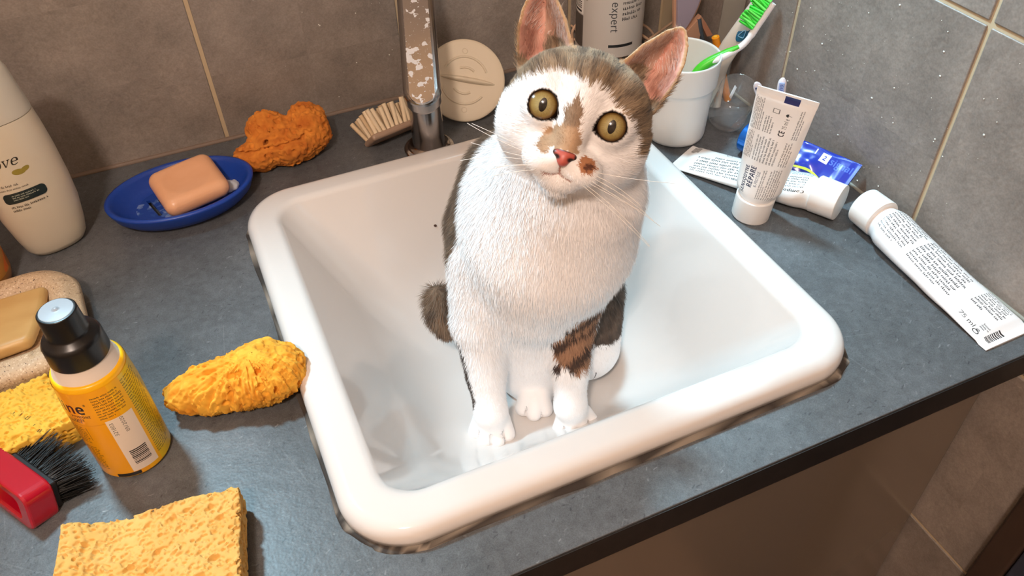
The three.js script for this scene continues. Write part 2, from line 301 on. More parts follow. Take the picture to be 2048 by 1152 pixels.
{
  const g = thing('washbasin', 'white square ceramic washbasin set into the grey worktop, cat sitting inside', 'washbasin');
  const R = [], ring = (dw, r, y) => R.push(roundRect(SW - dw, SD - dw, r, y, 20, SX, SZ));
  ring(0.010, 0.045, -0.01); ring(0.004, 0.048, 0.0008); ring(0.0, 0.05, 0.0022);
  for (let i = 0; i <= 10; i++) { const a = i / 10 * Math.PI / 2; ring((1 - Math.cos(a)) * 0.0115, 0.05 - (1 - Math.cos(a)) * 0.0115, 0.0065 + Math.sin(a) * 0.0115); }
  ring(0.018, 0.036, 0.0184); ring(0.0235, 0.032, 0.0184);
  for (let i = 0; i <= 10; i++) { const a = i / 10 * 1.06; ring(0.025 + Math.sin(a) * 0.009, 0.031 - Math.sin(a) * 0.005, 0.0094 + Math.cos(a) * 0.009); }
  // sloping walls, then a wide radius into the floor
  const x0 = 0.0335, y0 = 0.0125, x1 = 0.076, y1 = -0.06, xc = 0.111, x2 = 0.162;
  for (let i = 1; i <= 6; i++) { const t = i / 6; ring(lerp(x0, x1, t), lerp(0.026, 0.034, t), lerp(y0, y1, t)); }
  for (let i = 1; i <= 18; i++) { const t = i / 18, u = 1 - t; ring(u * u * x1 + 2 * u * t * xc + t * t * x2, 0.034, u * u * y1 + 2 * u * t * BASIN_Y + t * t * BASIN_Y); }
  ring(0.185, 0.018, BASIN_Y); ring(0.2, 0.008, BASIN_Y);
  put(skin(R, { capB: true }), ceramic, 'bowl', g);
  const drain = put(move(lathe([[0, 0.002], [0.02, 0.0025], [0.026, 0.0015], [0.028, 0]], 32), SX, BASIN_Y, SZ), std(S(200, 200, 200), 0.2, { metalness: 1 }), 'drain', g); drain.visible = true;
  reseed(12);                                    // old sealant squeezed out round the edge, uneven and stained
  const ringPts = roundRect(SW + 0.0006, SD + 0.0006, 0.051, 0, 30, SX, SZ), top = [], out = [], low = [], inn = [];
  ringPts.forEach((p, i) => {
    const c = V(SX, 0, SZ), d = p.clone().sub(c).normalize(), n = vn(p.x * 90, p.z * 90, 2), w = 0.0015 + 0.0032 * n * n + (p.z > -0.3 ? 0.0015 : 0), h = 0.0009 + 0.0012 * vn(p.x * 200, p.z * 200, 5);
    inn.push(p.clone().addScaledVector(d, -0.004).setY(0.0016)); top.push(p.clone().setY(h + 0.0006)); out.push(p.clone().addScaledVector(d, w).setY(h * 0.7)); low.push(p.clone().addScaledVector(d, w + 0.0006).setY(-0.0002));
  });
  const sg = paint(skin([low, out, top, inn]), (x, y, z, c) => { const n = fbm(x * 160, z * 160, 1, 3); mix(c, S(52, 46, 42), S(142, 132, 120), sstep(0.5, 0.68, n)); });
  put(sg, new THREE.MeshStandardMaterial({ vertexColors: true, roughness: 0.8, side: THREE.DoubleSide }), 'sealant', g, 'dirty grey sealant line round the washbasin');
}
{ // crumbs in the bowl
  const crumb = new THREE.IcosahedronGeometry(1, 1), cm = std(S(70, 45, 35), 0.8);
  const c = put(crumb, cm, 'crumb', scene); c.scale.set(0.0016, 0.001, 0.0022); c.userData = { label: 'tiny brown crumb stuck to the sloping back of the washbasin', category: 'crumb' };
  const t = clamp(0.45, 0, 1), q = lerp(0.0335, 0.098, t), y = lerp(0.0125, -0.098, t); c.position.set(onY(858, 431, -0.037).x, -0.0365, SZ - SD + 0.0625);
}
// ---------- tap ----------
{
  const chrome = std(S(205, 205, 208), 0.12, { metalness: 1 }), chromeD = std(S(165, 160, 158), 0.2, { metalness: 1 });
  const g = thing('mixer_tap', 'chrome mixer tap with a flat-topped spout spotted with limescale', 'tap', [0.212, 0, -0.733]);
  put(lathe([[0, 0], [0.0235, 0], [0.0238, 0.003], [0.022, 0.0065], [0.0175, 0.008], [0.0172, 0.02], [0.0172, 0.098], [0.0165, 0.1], [0, 0.101]], 56), chromeD, 'body', g);
  put(lathe([[0.0174, 0.0], [0.0275, 0.0], [0.0277, 0.0018], [0.0255, 0.004], [0.0174, 0.0045]], 48), chrome, 'base_ring', g);
  // spout: bar with a half-round end and a flat top, pointing towards the bowl and slightly down
  const T = onY(846, 206, 0.098), F = onZ(830, 0, -0.768); T.sub(g.position); F.sub(g.position);
  const ax = F.clone().sub(T), L = ax.length() + 0.05; ax.normalize();
  const sd = V(0, 1, 0).cross(ax).normalize(), up = ax.clone().cross(sd).normalize();
  const shape = (w, y0, y1, mat, name, top) => {
    const s = new THREE.Shape(); s.moveTo(-w, L); s.lineTo(-w, w); s.absarc(0, w, w, Math.PI, 2 * Math.PI, false); s.lineTo(w, L); s.lineTo(-w, L);
    const b = top ? 0.0006 : 0.006, e = new THREE.ExtrudeGeometry(s, { depth: y1 - y0 - 2 * b, bevelEnabled: true, bevelThickness: b, bevelSize: b, bevelOffset: -b, bevelSegments: 4, curveSegments: 20 });
    e.translate(0, 0, y0 + b);
    const M = new THREE.Matrix4().makeBasis(sd.clone().negate(), ax, up.clone()); if (M.determinant() < 0) M.makeBasis(sd, ax, up); e.applyMatrix4(M); e.translate(T.x, T.y, T.z);
    return put(e, mat, name, g);
  };
  const spout = shape(0.0185, -0.024, -0.0012, chromeD, 'spout');
  const crust = (x, y) => { const n = fbm(x / 75 + 3, y / 70 + 9, 2, 4), m = vn(x / 11, y / 11, 6); return sstep(0.6, 0.63, n + 0.05 * (m - 0.5)) + (m > 0.95 ? 0.8 : 0) > 0.5 ? 1 : 0; };
  const lime = dataTex(256, 1024, (x, y) => (crust(x, y) ? [226, 230, 236] : [214, 208, 206]));
  const rough = dataTex(256, 1024, (x, y) => (crust(x, y) ? [0, 200, 30] : [0, 42, 235]), false);
  const top = shape(0.0128, -0.0032, 0.0, std(0xffffff, 1, { map: lime, roughnessMap: rough, metalnessMap: rough, metalness: 1 }), 'spout_face', true);
  top.userData.label = 'flat polished spout top with white limescale patches';
  { const p = top.geometry.attributes.position, uv = top.geometry.attributes.uv, v = V(); for (let i = 0; i < p.count; i++) { v.fromBufferAttribute(p, i).sub(T); uv.setXY(i, v.dot(sd) / 0.0256 + 0.5, v.dot(ax) / 0.1); } }
  const lv = box(0.022, 0.05, 0.012, 0.004, 3).translate(0, 0.03, 0), le = T.clone().addScaledVector(ax, L - 0.012); lv.rotateX(-0.5); put(move(lv, le.x, le.y, le.z), chrome, 'lever', g);
}
// ---------- toothpaste tubes ----------
function tubeBody(len, r, w, { flatEnd = 0.0012, bulge = 0.55, lift = true, wob = 0.0012, s0 = 1 } = {}) {
  const rings = [], n = 56, m = 40;
  for (let i = 0; i <= m; i++) {
    const t = i / m, k = Math.pow(t, bulge), e = sstep(0, 0.1, t);
    let a = lerp(r * 0.86, lerp(r * 1.12, w / 2, k), e), b = lerp(r * 0.86, lerp(r * 1.02 * s0, flatEnd, Math.pow(t, 0.75)), e); if (t > 0.94) b = flatEnd * 0.75; if (t > 0.93) a = w / 2;
    const cy = lift ? b : 0, ring = [];
    for (let j = 0; j < n; j++) { const q = j / n * 2 * Math.PI, wv = wob * (vn(t * 7, Math.cos(q) * 2, Math.sin(q) * 2 + len * 50) - 0.5) * Math.sin(Math.PI * t); const ex = 2 / lerp(2, 2.3, t), cs = Math.cos(q), sn = Math.sin(q);
      ring.push(V(t * len, cy + Math.sign(sn) * Math.pow(Math.abs(sn), ex) * b * 1 + (b > 0.003 ? wv : wv * 0.4), Math.sign(cs) * Math.pow(Math.abs(cs), ex) * a)); }
    rings.push(ring);
  }
  const g = skin(rings, { capA: true, capB: true }); return g;
}
function cap(r, len, ribs = 0) { // along -x from 0
  const pts = [[0, 0], [r - 0.001, 0], [r, 0.001], [r * 0.97, len - 0.001], [r * 0.95, len], [0, len]];
  const g = lathe(pts, 48); g.rotateZ(Math.PI / 2); return g;           // y -> -x
}
const paper = (map, more = {}) => phys(0xffffff, 0.32, { map, clearcoat: 0.3, clearcoatRoughness: 0.2, ...more });
// uv of tubeBody: u = round the tube (0 = +z side, 0.25 = top), v = along from cap to crimp. Print is drawn on a canvas whose x runs along the tube and y across its top half.
function tubeLabel(bg, draw, W = 1024, H = 512) {
  return canvasTex(H * 2, W, (g) => { g.fillStyle = bg; g.fillRect(0, 0, H * 2, W); g.save(); g.setTransform(0, -1, -1, 0, H, W); draw(g, W, H); g.restore(); });
}
const whiteCap = phys(S(240, 236, 232), 0.35), GR = 'toothpaste tubes';
{ // upright tube
  const base = onY(1500, 428), top = onZ(1577, 188, base.z + 0.006), L = top.clone().sub(base);
  const g = thing('toothpaste_tube', 'white toothpaste tube standing upright on its cap with printed back', 'tube', base.toArray());
  const inner = new THREE.Group(); inner.name = 'tube'; g.add(inner);
  const X = L.clone().normalize(), toCam = CAM.clone().sub(base).normalize(); const Zs = X.clone().cross(toCam).normalize(), Y = Zs.clone().cross(X).normalize();
  const tw = 0.10; const Zr = Zs.clone().multiplyScalar(Math.cos(tw)).addScaledVector(Y, Math.sin(tw)), Yr = Zr.clone().cross(X).normalize();
  const M = new THREE.Matrix4().makeBasis(X, Yr, Zr);
  const cl = 0.024, r = 0.0185, len = L.length() - cl;
  const lab = tubeLabel('#f0ece9', (c, W, H) => {
    // x: from cap (0) to crimp (W); the print reads along the tube
    reseed(51); c.fillStyle = '#1b2440'; c.textBaseline = 'alphabetic';
    c.save(); c.translate(70, 195); c.font = 'bold 44px sans-serif'; c.fillText('SENSODYNE', 0, -30); c.font = 'bold 54px sans-serif'; c.fillText('RÉPARE', 70, 22); c.font = '28px sans-serif'; c.fillText('& PROTÈGE', 90, 54); c.restore();
    smallPrint(c, 60, 262, 300, 40, 3, '#333'); smallPrint(c, 60, 305, 310, 100, 6, '#333');
    smallPrint(c, 390, 60, 250, 90, 6, '#333'); smallPrint(c, 390, 160, 240, 150, 8, '#444'); smallPrint(c, 400, 330, 230, 70, 4, '#333');
    smallPrint(c, 660, 60, 290, 110, 7, '#333'); smallPrint(c, 660, 180, 150, 60, 4, '#333');
    c.fillStyle = '#222'; c.font = 'bold 44px sans-serif'; c.fillText('CE', 660, 300); c.font = '30px sans-serif'; c.fillText('75 ml e', 725, 300); smallPrint(c, 655, 350, 270, 50, 3, '#222');
    c.lineWidth = 3; c.strokeStyle = '#222'; c.strokeRect(845, 215, 36, 30); c.beginPath(); c.arc(850, 290, 14, Math.PI, 0); c.fill(); c.fillRect(848, 290, 3, 18);
    c.fillStyle = '#1d2a66'; c.fillRect(948, 250, 58, 72);
  }, 1024, 512);
  const bg = tubeBody(len, r, 0.054, { lift: false, bulge: 0.9, wob: 0.004 });
  const body = put(bg, paper(lab, { side: THREE.DoubleSide }), 'body', inner); body.applyMatrix4(M); body.position.copy(X).multiplyScalar(cl);
  const c = put(cap(r, cl), whiteCap, 'cap', inner); c.applyMatrix4(M); c.position.copy(X).multiplyScalar(cl);
  inner.children.forEach((o) => g.add(o.clone())); g.remove(inner);
}
function lyingTube(name, label, from, to, o) {
  const d = to.clone().sub(from), g = thing(name, label, 'tube', from.toArray(), Math.atan2(-d.z, d.x)); const len = d.length() - o.capLen;
  const bg = tubeBody(len, o.r, o.w, o.shape ?? {}); bg.rotateX(0); const body = put(bg, o.mat, 'body', g); body.position.x = o.capLen;
  const c = put(cap(o.r, o.capLen), o.capMat ?? whiteCap, 'cap', g); c.position.set(o.capLen, o.r, 0); if (o.roll) { body.position.y = o.r + 0.001; body.rotation.x = o.roll; }
  return g;
}
lyingTube('toothpaste_tube', 'white toothpaste tube lying on its side behind the upright one', onY(1672, 436), onY(1362, 314), {
  r: 0.0182, capLen: 0.026, w: 0.05, shape: { bulge: 0.7 }, mat: paper(tubeLabel('#efedeb', (c, W, H) => {
    reseed(61); c.save();
    c.fillStyle = '#222'; c.font = 'bold 40px sans-serif'; c.fillText('Composition – Substances', 40, 110);
    smallPrint(c, 60, 130, 380, 130, 5, '#333'); smallPrint(c, 50, 280, 360, 110, 5, '#2e6a74'); smallPrint(c, 520, 90, 380, 240, 7, '#333');
    c.font = '44px sans-serif'; c.lineWidth = 5; c.strokeStyle = '#222'; c.beginPath(); c.arc(700, 400, 20, 0, 6.3); c.stroke(); barcode(c, 930, 330, 60, 110, false); c.restore();
  })) });
lyingTube('toothpaste_tube', 'white toothpaste tube lying along the tiled side wall with 75 ml print', onY(1722, 440).setX(0.541), onY(2018, 682), {
  r: 0.0185, capLen: 0.024, w: 0.052, shape: { bulge: 0.6 }, mat: paper(tubeLabel('#f1eff0', (c, W, H) => {
    reseed(71); smallPrint(c, 60, 90, 230, 330, 12, '#3a3232'); smallPrint(c, 340, 70, 330, 60, 3, '#333'); smallPrint(c, 320, 140, 340, 260, 9, '#3a3535');
    smallPrint(c, 730, 80, 180, 190, 8, '#333'); c.fillStyle = '#222'; c.save(); c.translate(760, 390); c.font = '48px sans-serif'; c.fillText('75 ml e', 0, 0); c.restore();
    c.lineWidth = 6; c.strokeStyle = '#222'; c.beginPath(); c.arc(905, 400, 18, 0, 6.3); c.stroke(); barcode(c, 955, 260, 40, 120, false); smallPrint(c, 890, 300, 50, 50, 3, '#222');
  })) });
{
  const blue = lyingTube('toothpaste_tube', 'blue toothpaste tube with metallic blue cap lying behind the white tubes', onY(1484, 300).setX(0.514), onY(1686, 398).setX(0.552), {
    r: 0.0165, capLen: 0.02, w: 0.046, roll: 0.62, shape: { bulge: 0.6, wob: 0.006, lift: false }, capMat: phys(S(20, 110, 205), 0.22, { metalness: 0.55, clearcoat: 0.6 }),
    mat: phys(0xffffff, 0.22, { clearcoat: 0.6, map: tubeLabel('#1533a8', (c, W, H) => {
      c.fillStyle = '#0c1f78'; c.fillRect(0, 300, W, 212); c.strokeStyle = '#d8e24a'; c.lineWidth = 18; c.beginPath(); c.moveTo(350, 380); c.quadraticCurveTo(600, 250, 770, 330); c.stroke();
      c.fillStyle = '#f4f4f8'; c.fillRect(640, 120, 90, 90); c.fillStyle = '#1533a8'; c.font = 'bold 60px sans-serif'; c.fillText('2', 665, 190);
      c.fillStyle = '#4d74d8'; c.font = 'bold 84px sans-serif'; c.fillText('signal', 745, 200); c.fillStyle = '#dfe6ff'; c.fillText('l', 560, 170);
    }) }) });
}
// ---------- tooth mug, brushes, clear tumbler ----------
{
  const g = thing('tooth_mug', 'white stepped plastic mug holding the green toothbrush', 'mug', [0.4655, 0, -0.641]);
  const white = phys(S(226, 224, 220), 0.45), H = 0.1;
  put(lathe([[0, 0], [0.028, 0], [0.031, 0.002], [0.0322, 0.006], [0.0345, 0.057], [0.0352, 0.0625], [0.0376, 0.065], [0.0386, 0.0925], [0.0382, 0.0945], [0.037, 0.0945], [0.0362, 0.0925], [0.035, 0.065], [0.0325, 0.057], [0.030, 0.008], [0.027, 0.005], [0, 0.005]], 64), white, 'cup', g);
}
function sweep(pts, prof, up0, seg = 40) { // sweeps a flat-ish cross-section: prof(t) -> [half width, half thickness]; up0 keeps the width direction
  const cu = new THREE.CatmullRomCurve3(pts), rings = [];
  for (let i = 0; i <= seg; i++) { const t = i / seg, p = cu.getPointAt(t), T = cu.getTangentAt(t), w = T.clone().cross(up0).normalize(), n = w.clone().cross(T).normalize(), [a, b] = prof(t), r = []; for (let j = 0; j < 16; j++) { const q = j / 16 * 2 * Math.PI; r.push(p.clone().addScaledVector(w, Math.cos(q) * a).addScaledVector(n, Math.sin(q) * b)); } rings.push(r); }
  return skin(rings, { capA: true, capB: true });
}
const tuftGeo = new THREE.CylinderGeometry(0.0007, 0.0011, 1, 5).translate(0, 0.5, 0);
{
  const g = thing('toothbrush', 'green and white toothbrush with green bristles leaning out of the mug', 'toothbrush', [0.44, 0.006, -0.641]);
  const o = g.position; const A = V(0.447, 0.008, -0.63), B = onZ(1400, 138, -0.632), C1 = onZ(1455, 106, -0.624), C2 = onZ(1488, 88, -0.618), D = onZ(1520, 44, -0.614), E2 = onZ(1546, 6, -0.611);
  const toCam = CAM.clone().sub(D).normalize(), pts = [A, B, C1, C2, D, E2].map((p) => p.clone().sub(o));
  const green = phys(S(70, 190, 40), 0.35), white = phys(S(235, 232, 232), 0.35);
  put(sweep([pts[0], pts[0].clone().lerp(pts[1], 0.5), pts[1], pts[2], pts[3].clone().lerp(pts[2], 0.3)], (t) => [lerp(0.0042, 0.0052, Math.sin(t * 3)) * (t > 0.9 ? lerp(1, 0.5, (t - 0.9) * 10) : 1), 0.0042], toCam), green, 'handle', g, 'bright green handle');
  put(sweep([pts[1].clone().lerp(pts[2], 0.35).addScaledVector(toCam, 0.0028), pts[2].clone().addScaledVector(toCam, 0.0026).add(V(0.0005, -0.0012, 0)), pts[3], pts[4], pts[5]], (t) => [t < 0.12 ? lerp(0.001, 0.0038, t / 0.12) : t > 0.55 ? 0.0036 : lerp(0.0038, 0.003, (t - 0.12) / 0.43), t < 0.1 ? lerp(0.0008, 0.003, t * 10) : 0.0028], toCam), white, 'head', g, 'white grip and head');
  const bd = ray(1490, 18).sub(ray(1512, 34)).normalize();
  for (let i = 0; i < 11; i++) for (let j = 0; j < 3; j++) { reseed(300 + i * 3 + j); const p = pts[4].clone().lerp(pts[5], -0.42 + i / 10 * 1.4).addScaledVector(toCam, (j - 1) * 0.0026).addScaledVector(bd, 0.002), d = bd.clone().add(V(rr(-0.2, 0.2), rr(-0.2, 0.2), rr(-0.2, 0.2))).normalize();
    const t = put(tuftGeo, (i + j) % 3 ? phys(S(46, 200, 50), 0.4) : phys(S(90, 220, 80), 0.4), 'bristle_tuft', g); t.position.copy(p); t.scale.set(1.9, 0.016 + 0.002 * Math.sin(i), 1.9); t.quaternion.setFromUnitVectors(V(0, 1, 0), d); }
}
{
  const b0 = onY(1452, 170), g = thing('toothbrush', 'cream toothbrush with a teal oval grip standing behind the mug', 'toothbrush', [0.51, 0, -0.68]);
  const o = g.position, z = -0.69, P = [onZ(1432, 172, -0.672), onZ(1440, 130, -0.67), onZ(1468, 82, -0.66), onZ(1494, 42, -0.652), onZ(1522, 0, -0.645), onZ(1540, -30, -0.638)].map((p) => p.sub(o)), tc = CAM.clone().sub(V(0.51, 0.1, -0.69)).normalize();
  P.unshift(V(P[0].x - 0.004, 0.002, P[0].z + 0.006));
  put(sweep(P, (t) => [t < 0.5 ? lerp(0.008, 0.0105, t * 2) : lerp(0.0105, 0.0065, (t - 0.5) * 2), 0.006], tc), phys(S(232, 222, 208), 0.4), 'handle', g);
  const oc = onZ(1487, 64, -0.655).sub(o).addScaledVector(tc, 0.0072), og = new THREE.SphereGeometry(1, 32, 16); og.scale(0.0056, 0.0115, 0.002);
  const oval = put(og, phys(S(20, 92, 122), 0.35), 'grip_pad', g, 'teal oval pad with a pale outlined triangle'); oval.position.copy(oc); 
  const dirImg = ray(1505, 40).sub(ray(1470, 88)).normalize(), X = dirImg.clone().cross(tc).normalize(), Yv = tc.clone().cross(X); oval.quaternion.setFromRotationMatrix(new THREE.Matrix4().makeBasis(X, Yv, tc));
  const tri = [V(0, 0.003, 0.0026), V(-0.0028, -0.0062, 0.0021), V(0.003, -0.005, 0.0021)]; const tg = new THREE.TubeGeometry(new THREE.CatmullRomCurve3(tri, true, 'catmullrom', 0.3), 30, 0.0004, 6, true); put(tg, phys(S(140, 190, 215), 0.4), 'emblem', oval);
}
{ // thin dental picks in the corner behind the upright tube
  const defs = [[1512, 165, 1536, 232, S(40, 24, 66), 'white interdental brush handle with a dark purple grip behind the upright tube', -0.562, 0x2a1848], [1566, 156, 1552, 250, S(150, 170, 225), 'white interdental brush handle with a pale blue grip behind the upright tube', -0.55, 0x9fb4e6]];
  for (const [tx, ty, bx, by, col, label, z, hex] of defs) {
    const top = onZ(tx, ty, z), bot0 = onZ(bx, by, z + 0.003), d = bot0.clone().sub(top).normalize(), bot = top.clone().addScaledVector(d, (top.y - 0.003) / -d.y);
    const g = thing('interdental_brush', label, 'dental brush', bot.toArray(), 0), tc = CAM.clone().sub(top).normalize(), T = top.clone().sub(bot);
    put(sweep([V(), T.clone().multiplyScalar(0.5), T], (t) => [(t > 0.93 ? Math.sqrt(Math.max(0, 1 - ((t - 0.93) / 0.075) ** 2)) : 1) * 0.0042, (t > 0.93 ? Math.sqrt(Math.max(0.02, 1 - ((t - 0.93) / 0.075) ** 2)) : 1) * 0.003], tc), phys(S(226, 218, 224), 0.4), 'handle', g);
    const pm = phys(0xffffff, 0.5, { map: canvasTex(256, 96, (c) => { c.fillStyle = '#' + hex.toString(16).padStart(6, '0'); c.fillRect(0, 0, 256, 96); c.fillStyle = hex === 0x2a1848 ? '#e8e0f0' : '#4b5fae'; c.font = 'bold 78px sans-serif'; c.fillText('GUM', 24, 76); }) });
    const gp = box(0.016, 0.0052, 0.0012, 0.0005, 2); const pad = put(gp, pm, 'grip', g); const X = T.clone().normalize().negate(), Zv = tc.clone().addScaledVector(X, -tc.dot(X)).normalize(), Yv = Zv.clone().cross(X);
    pad.quaternion.setFromRotationMatrix(new THREE.Matrix4().makeBasis(X, Yv, Zv)); pad.position.copy(T).addScaledVector(X, 0.0115).addScaledVector(Zv, 0.003);
  }
}
{ // clear tumbler lying on its side
  const c = onY(1474, 262, 0.0), g = thing('clear_tumbler', 'clear plastic tumbler lying on its side beside the white mug', 'tumbler', onY(1452, 234, 0.0228).toArray());
  const ax = V(0.74, 0.1, -0.62).normalize(), H = 0.05, gl = lathe([[0, 0], [0.019, 0], [0.0205, 0.0012], [0.0225, H], [0.0215, H], [0.0195, 0.0022], [0, 0.0018]], 48);
  const m = put(gl, phys(0xffffff, 0.06, { transmission: 0.97, thickness: 0, ior: 1.45 }), 'tumbler_wall', g); m.quaternion.setFromUnitVectors(V(0, 1, 0), ax);
  
  const st = put(box(0.0035, 0.022, 0.0008, 0.0003), phys(S(225, 225, 228), 0.4), 'measuring_strip', g, 'pale strip on the tumbler'); st.quaternion.copy(m.quaternion); st.position.copy(m.position).addScaledVector(ax, 0.028).add(V(-0.008, 0.0178, 0.006));
}
// ---------- things in the corner behind the cat ----------
{
  const g = thing('spray_bottle', 'tall grey-white hair product bottle marked expert held by a beige wire rack', 'bottle', onY(1228, 120, 0.045).add(V(0.012, 0, -0.036)).toArray());
  const lab = canvasTex(2048, 1024, (c, W, H) => {
    reseed(81); c.fillStyle = '#c9c4be'; c.fillRect(0, 0, W, H); const u0 = 1000;
    c.save(); c.translate(u0 + 175, 505); c.rotate(Math.PI / 2); c.fillStyle = '#2a2a2c'; c.font = '96px sans-serif'; c.fillText('expert', 0, 0); c.fillRect(-34, -44, 10, 44); c.lineWidth = 22; c.strokeStyle = '#26323a'; c.beginPath(); c.arc(-96, -26, 36, 0.6, 5.8); c.stroke(); c.beginPath(); c.arc(-96, -26, 10, 0, 7); c.fill(); c.restore();
    c.fillStyle = '#f2efea'; c.fillRect(u0 - 330, 340, 210, 330); barcode(c, u0 - 318, 352, 170, 306, false); smallPrint(c, u0 - 110, 380, 60, 160, 5, '#333');
    c.fillStyle = '#5c544e'; c.fillRect(u0 - 330, 680, 210, 300); smallPrint(c, u0 - 320, 690, 190, 280, 22, '#2c2622');
    smallPrint(c, u0 + 280, 360, 230, 340, 7, '#333'); c.fillStyle = '#222'; c.fillRect(u0 + 160, 900, 250, 26);
  });
  const h = 0.2, r = 0.0385, b = lathe([[0, 0.001], [r - 0.012, 0.001], [r - 0.006, 0.003], [r - 0.0015, 0.009], [r, 0.018], [r, h - 0.03], [r - 0.004, h - 0.015], [0.02, h], [0.014, h + 0.004], [0.014, h + 0.02], [0, h + 0.02]], 64);
  put(b, phys(S(196, 190, 183), 0.42), 'body', g);
  const sg = new THREE.CylinderGeometry(r + 0.0003, r + 0.0003, 0.13, 96, 1, true); const ls = put(sg, phys(0xffffff, 0.42, { map: lab }), 'label', g); ls.position.y = 0.068; ls.rotation.y = 2.62 - 0.42; 
  put(move(lathe([[0.014, 0], [0.016, 0.001], [0.016, 0.02], [0.01, 0.03], [0, 0.031]], 32), 0, h + 0.02, 0), phys(S(60, 60, 62), 0.5), 'cap', g);
}
{
  const z = -0.812, w = (x, y, zz = z) => onZ(x, y, zz), m = phys(S(214, 180, 150), 0.6), bp = scene.getObjectByName('spray_bottle').position;
  const g = thing('wire_rack', 'beige coated wire rack on the back wall holding the grey-white bottle', 'rack', [bp.x, 0.04, BACK + 0.002]); const o = g.position;
  const c1 = [onZ(1147, 110, -0.79), w(1145, 80), w(1145, 62), w(1153, 49), w(1166, 44), w(1190, 38, -0.838), w(1260, 38, -0.838), w(1278, 46), w(1296, 56), w(1308, 72), w(1312, 90), onZ(1314, 110, -0.79)].map((p) => p.sub(o));
  put(tube(c1, 0.0016, 80), m, 'wire', g);
  const c2 = [w(1290, 84, -0.79), w(1310, 70, -0.785), w(1332, 54, -0.77), w(1352, 38, -0.755), w(1358, 24, -0.745)].map((p) => p.sub(o)); put(tube(c2, 0.0016, 50), m, 'wire', g);
  const y0 = bp.y - 0.003; for (let i = -3; i <= 3; i++) put(tube([V(bp.x + i * 0.013, y0, BACK + 0.002), V(bp.x + i * 0.013, y0 - 0.0006, bp.z), V(bp.x + i * 0.013, y0, bp.z + 0.036)].map((p) => p.sub(o)), 0.0014, 8), m, 'wire', g);
  put(tube([V(bp.x - 0.045, y0, BACK + 0.002), V(bp.x - 0.046, y0, bp.z + 0.034), V(bp.x, y0, bp.z + 0.04), V(bp.x + 0.046, y0, bp.z + 0.034), V(bp.x + 0.045, y0, BACK + 0.002)].map((p) => p.sub(o)), 0.0016, 60), m, 'wire', g);
}
{ // hand mirror leaning in the corner: lavender back plate in a peach frame
  const z = -0.728, tr = (pts) => pts.map(([x, y]) => onZ(x, y, z)), g = thing('hand_mirror', 'lavender hand mirror with peach frame leaning in the corner behind the mug', 'mirror', [0.545, 0.0, z]); const o = g.position;
  const ext = (pts, d, mat, name, dz) => { const P = tr(pts), s = new THREE.Shape(P.map((p) => new THREE.Vector2(p.x - o.x, p.y - o.y))); const e = new THREE.ExtrudeGeometry(s, { depth: d, bevelEnabled: true, bevelThickness: 0.0006, bevelSize: 0.0006, bevelSegments: 2 }); e.translate(0, 0, dz); return put(e, mat, name, g); };
  const arc = [], arcO = []; for (let i = 0; i <= 14; i++) { const a = i / 14; const x = lerp(1403, 1358, a), y = -60 + 128 * Math.pow(Math.sin((0.12 + 0.88 * a) * Math.PI / 2), 0.8); arc.push([1403 - 46 * Math.pow(a, 1.6), -60 + 125 * Math.pow(a, 0.75)]); arcO.push([1409 - 50 * Math.pow(a, 1.6), -60 + 133 * Math.pow(a, 0.75)]); }
  ext([[1352, -60], ...arc, [1351, 62]], 0.003, phys(S(168, 160, 180), 0.3), 'mirror_back', 0.002);
  ext([[1347, -60], ...arcO, [1347, 71]], 0.003, phys(S(205, 160, 132), 0.45), 'frame', -0.0016);
  ext([[1360, 71], [1398, 30], [1402, 36], [1392, 84], [1388, 110], [1370, 110], [1366, 80]], 0.006, phys(S(200, 158, 132), 0.45), 'handle', -0.002);
  ext([[1402, 34], [1408, 44], [1422, 68], [1412, 70], [1403, 52]], 0.004, phys(S(206, 150, 122), 0.5), 'hanging_loop', -0.001);
  put(tube([onZ(1398, 36, z + 0.004).sub(o), onZ(1401, 58, z + 0.004).sub(o), onZ(1408, 92, z + 0.002).sub(o)], 0.0026, 12), phys(S(110, 125, 140), 0.25, { metalness: 0.5 }), 'clip', g);
}
{ // frosted flat comb and orange pencil
  const g = thing('comb', 'frosted grey plastic comb handle speckled white standing behind the mug', 'comb', [0.53, 0, -0.73]); const o = g.position;
  const fr = phys(S(150, 143, 132), 0.5, { transmission: 0.25, thickness: 0 });
  const P = [[onX(1476, -30, 0.563), 0.013], [onX(1462, 40, 0.56), 0.0122], [onX(1449, 100, 0.556), 0.0115], [onX(1440, 150, 0.552), 0.011]], tc = CAM.clone().sub(P[1][0]).normalize();
  const bot = P[3][0].clone(); bot.y = 0.002; bot.z += 0.004;
  put(sweep([...P.map((p) => p[0].clone().sub(o)), bot.sub(o)], (t) => [lerp(0.0125, 0.01, t), 0.0022], tc), fr, 'handle', g);
  const p = onZ(1431, 74, -0.678), q = onZ(1436, 100, -0.677), dir = q.clone().sub(p).normalize(), b2 = p.clone().addScaledVector(dir, (p.y - 0.001) / -dir.y);
  const g2 = thing('pencil', 'bright orange pencil end sticking up behind the mug', 'pencil', b2.toArray()); const T = p.clone().sub(b2);
  const cy = new THREE.CylinderGeometry(0.0042, 0.0042, T.length(), 16).translate(0, T.length() / 2, 0); const m = put(cy, phys(S(240, 150, 20), 0.4), 'shaft', g2); m.quaternion.setFromUnitVectors(V(0, 1, 0), T.clone().normalize());
  const e = put(new THREE.CylinderGeometry(0.0022, 0.0022, 0.001, 12).translate(0, T.length() + 0.0004, 0), phys(S(250, 190, 60), 0.5), 'core', g2); e.quaternion.copy(m.quaternion);
}
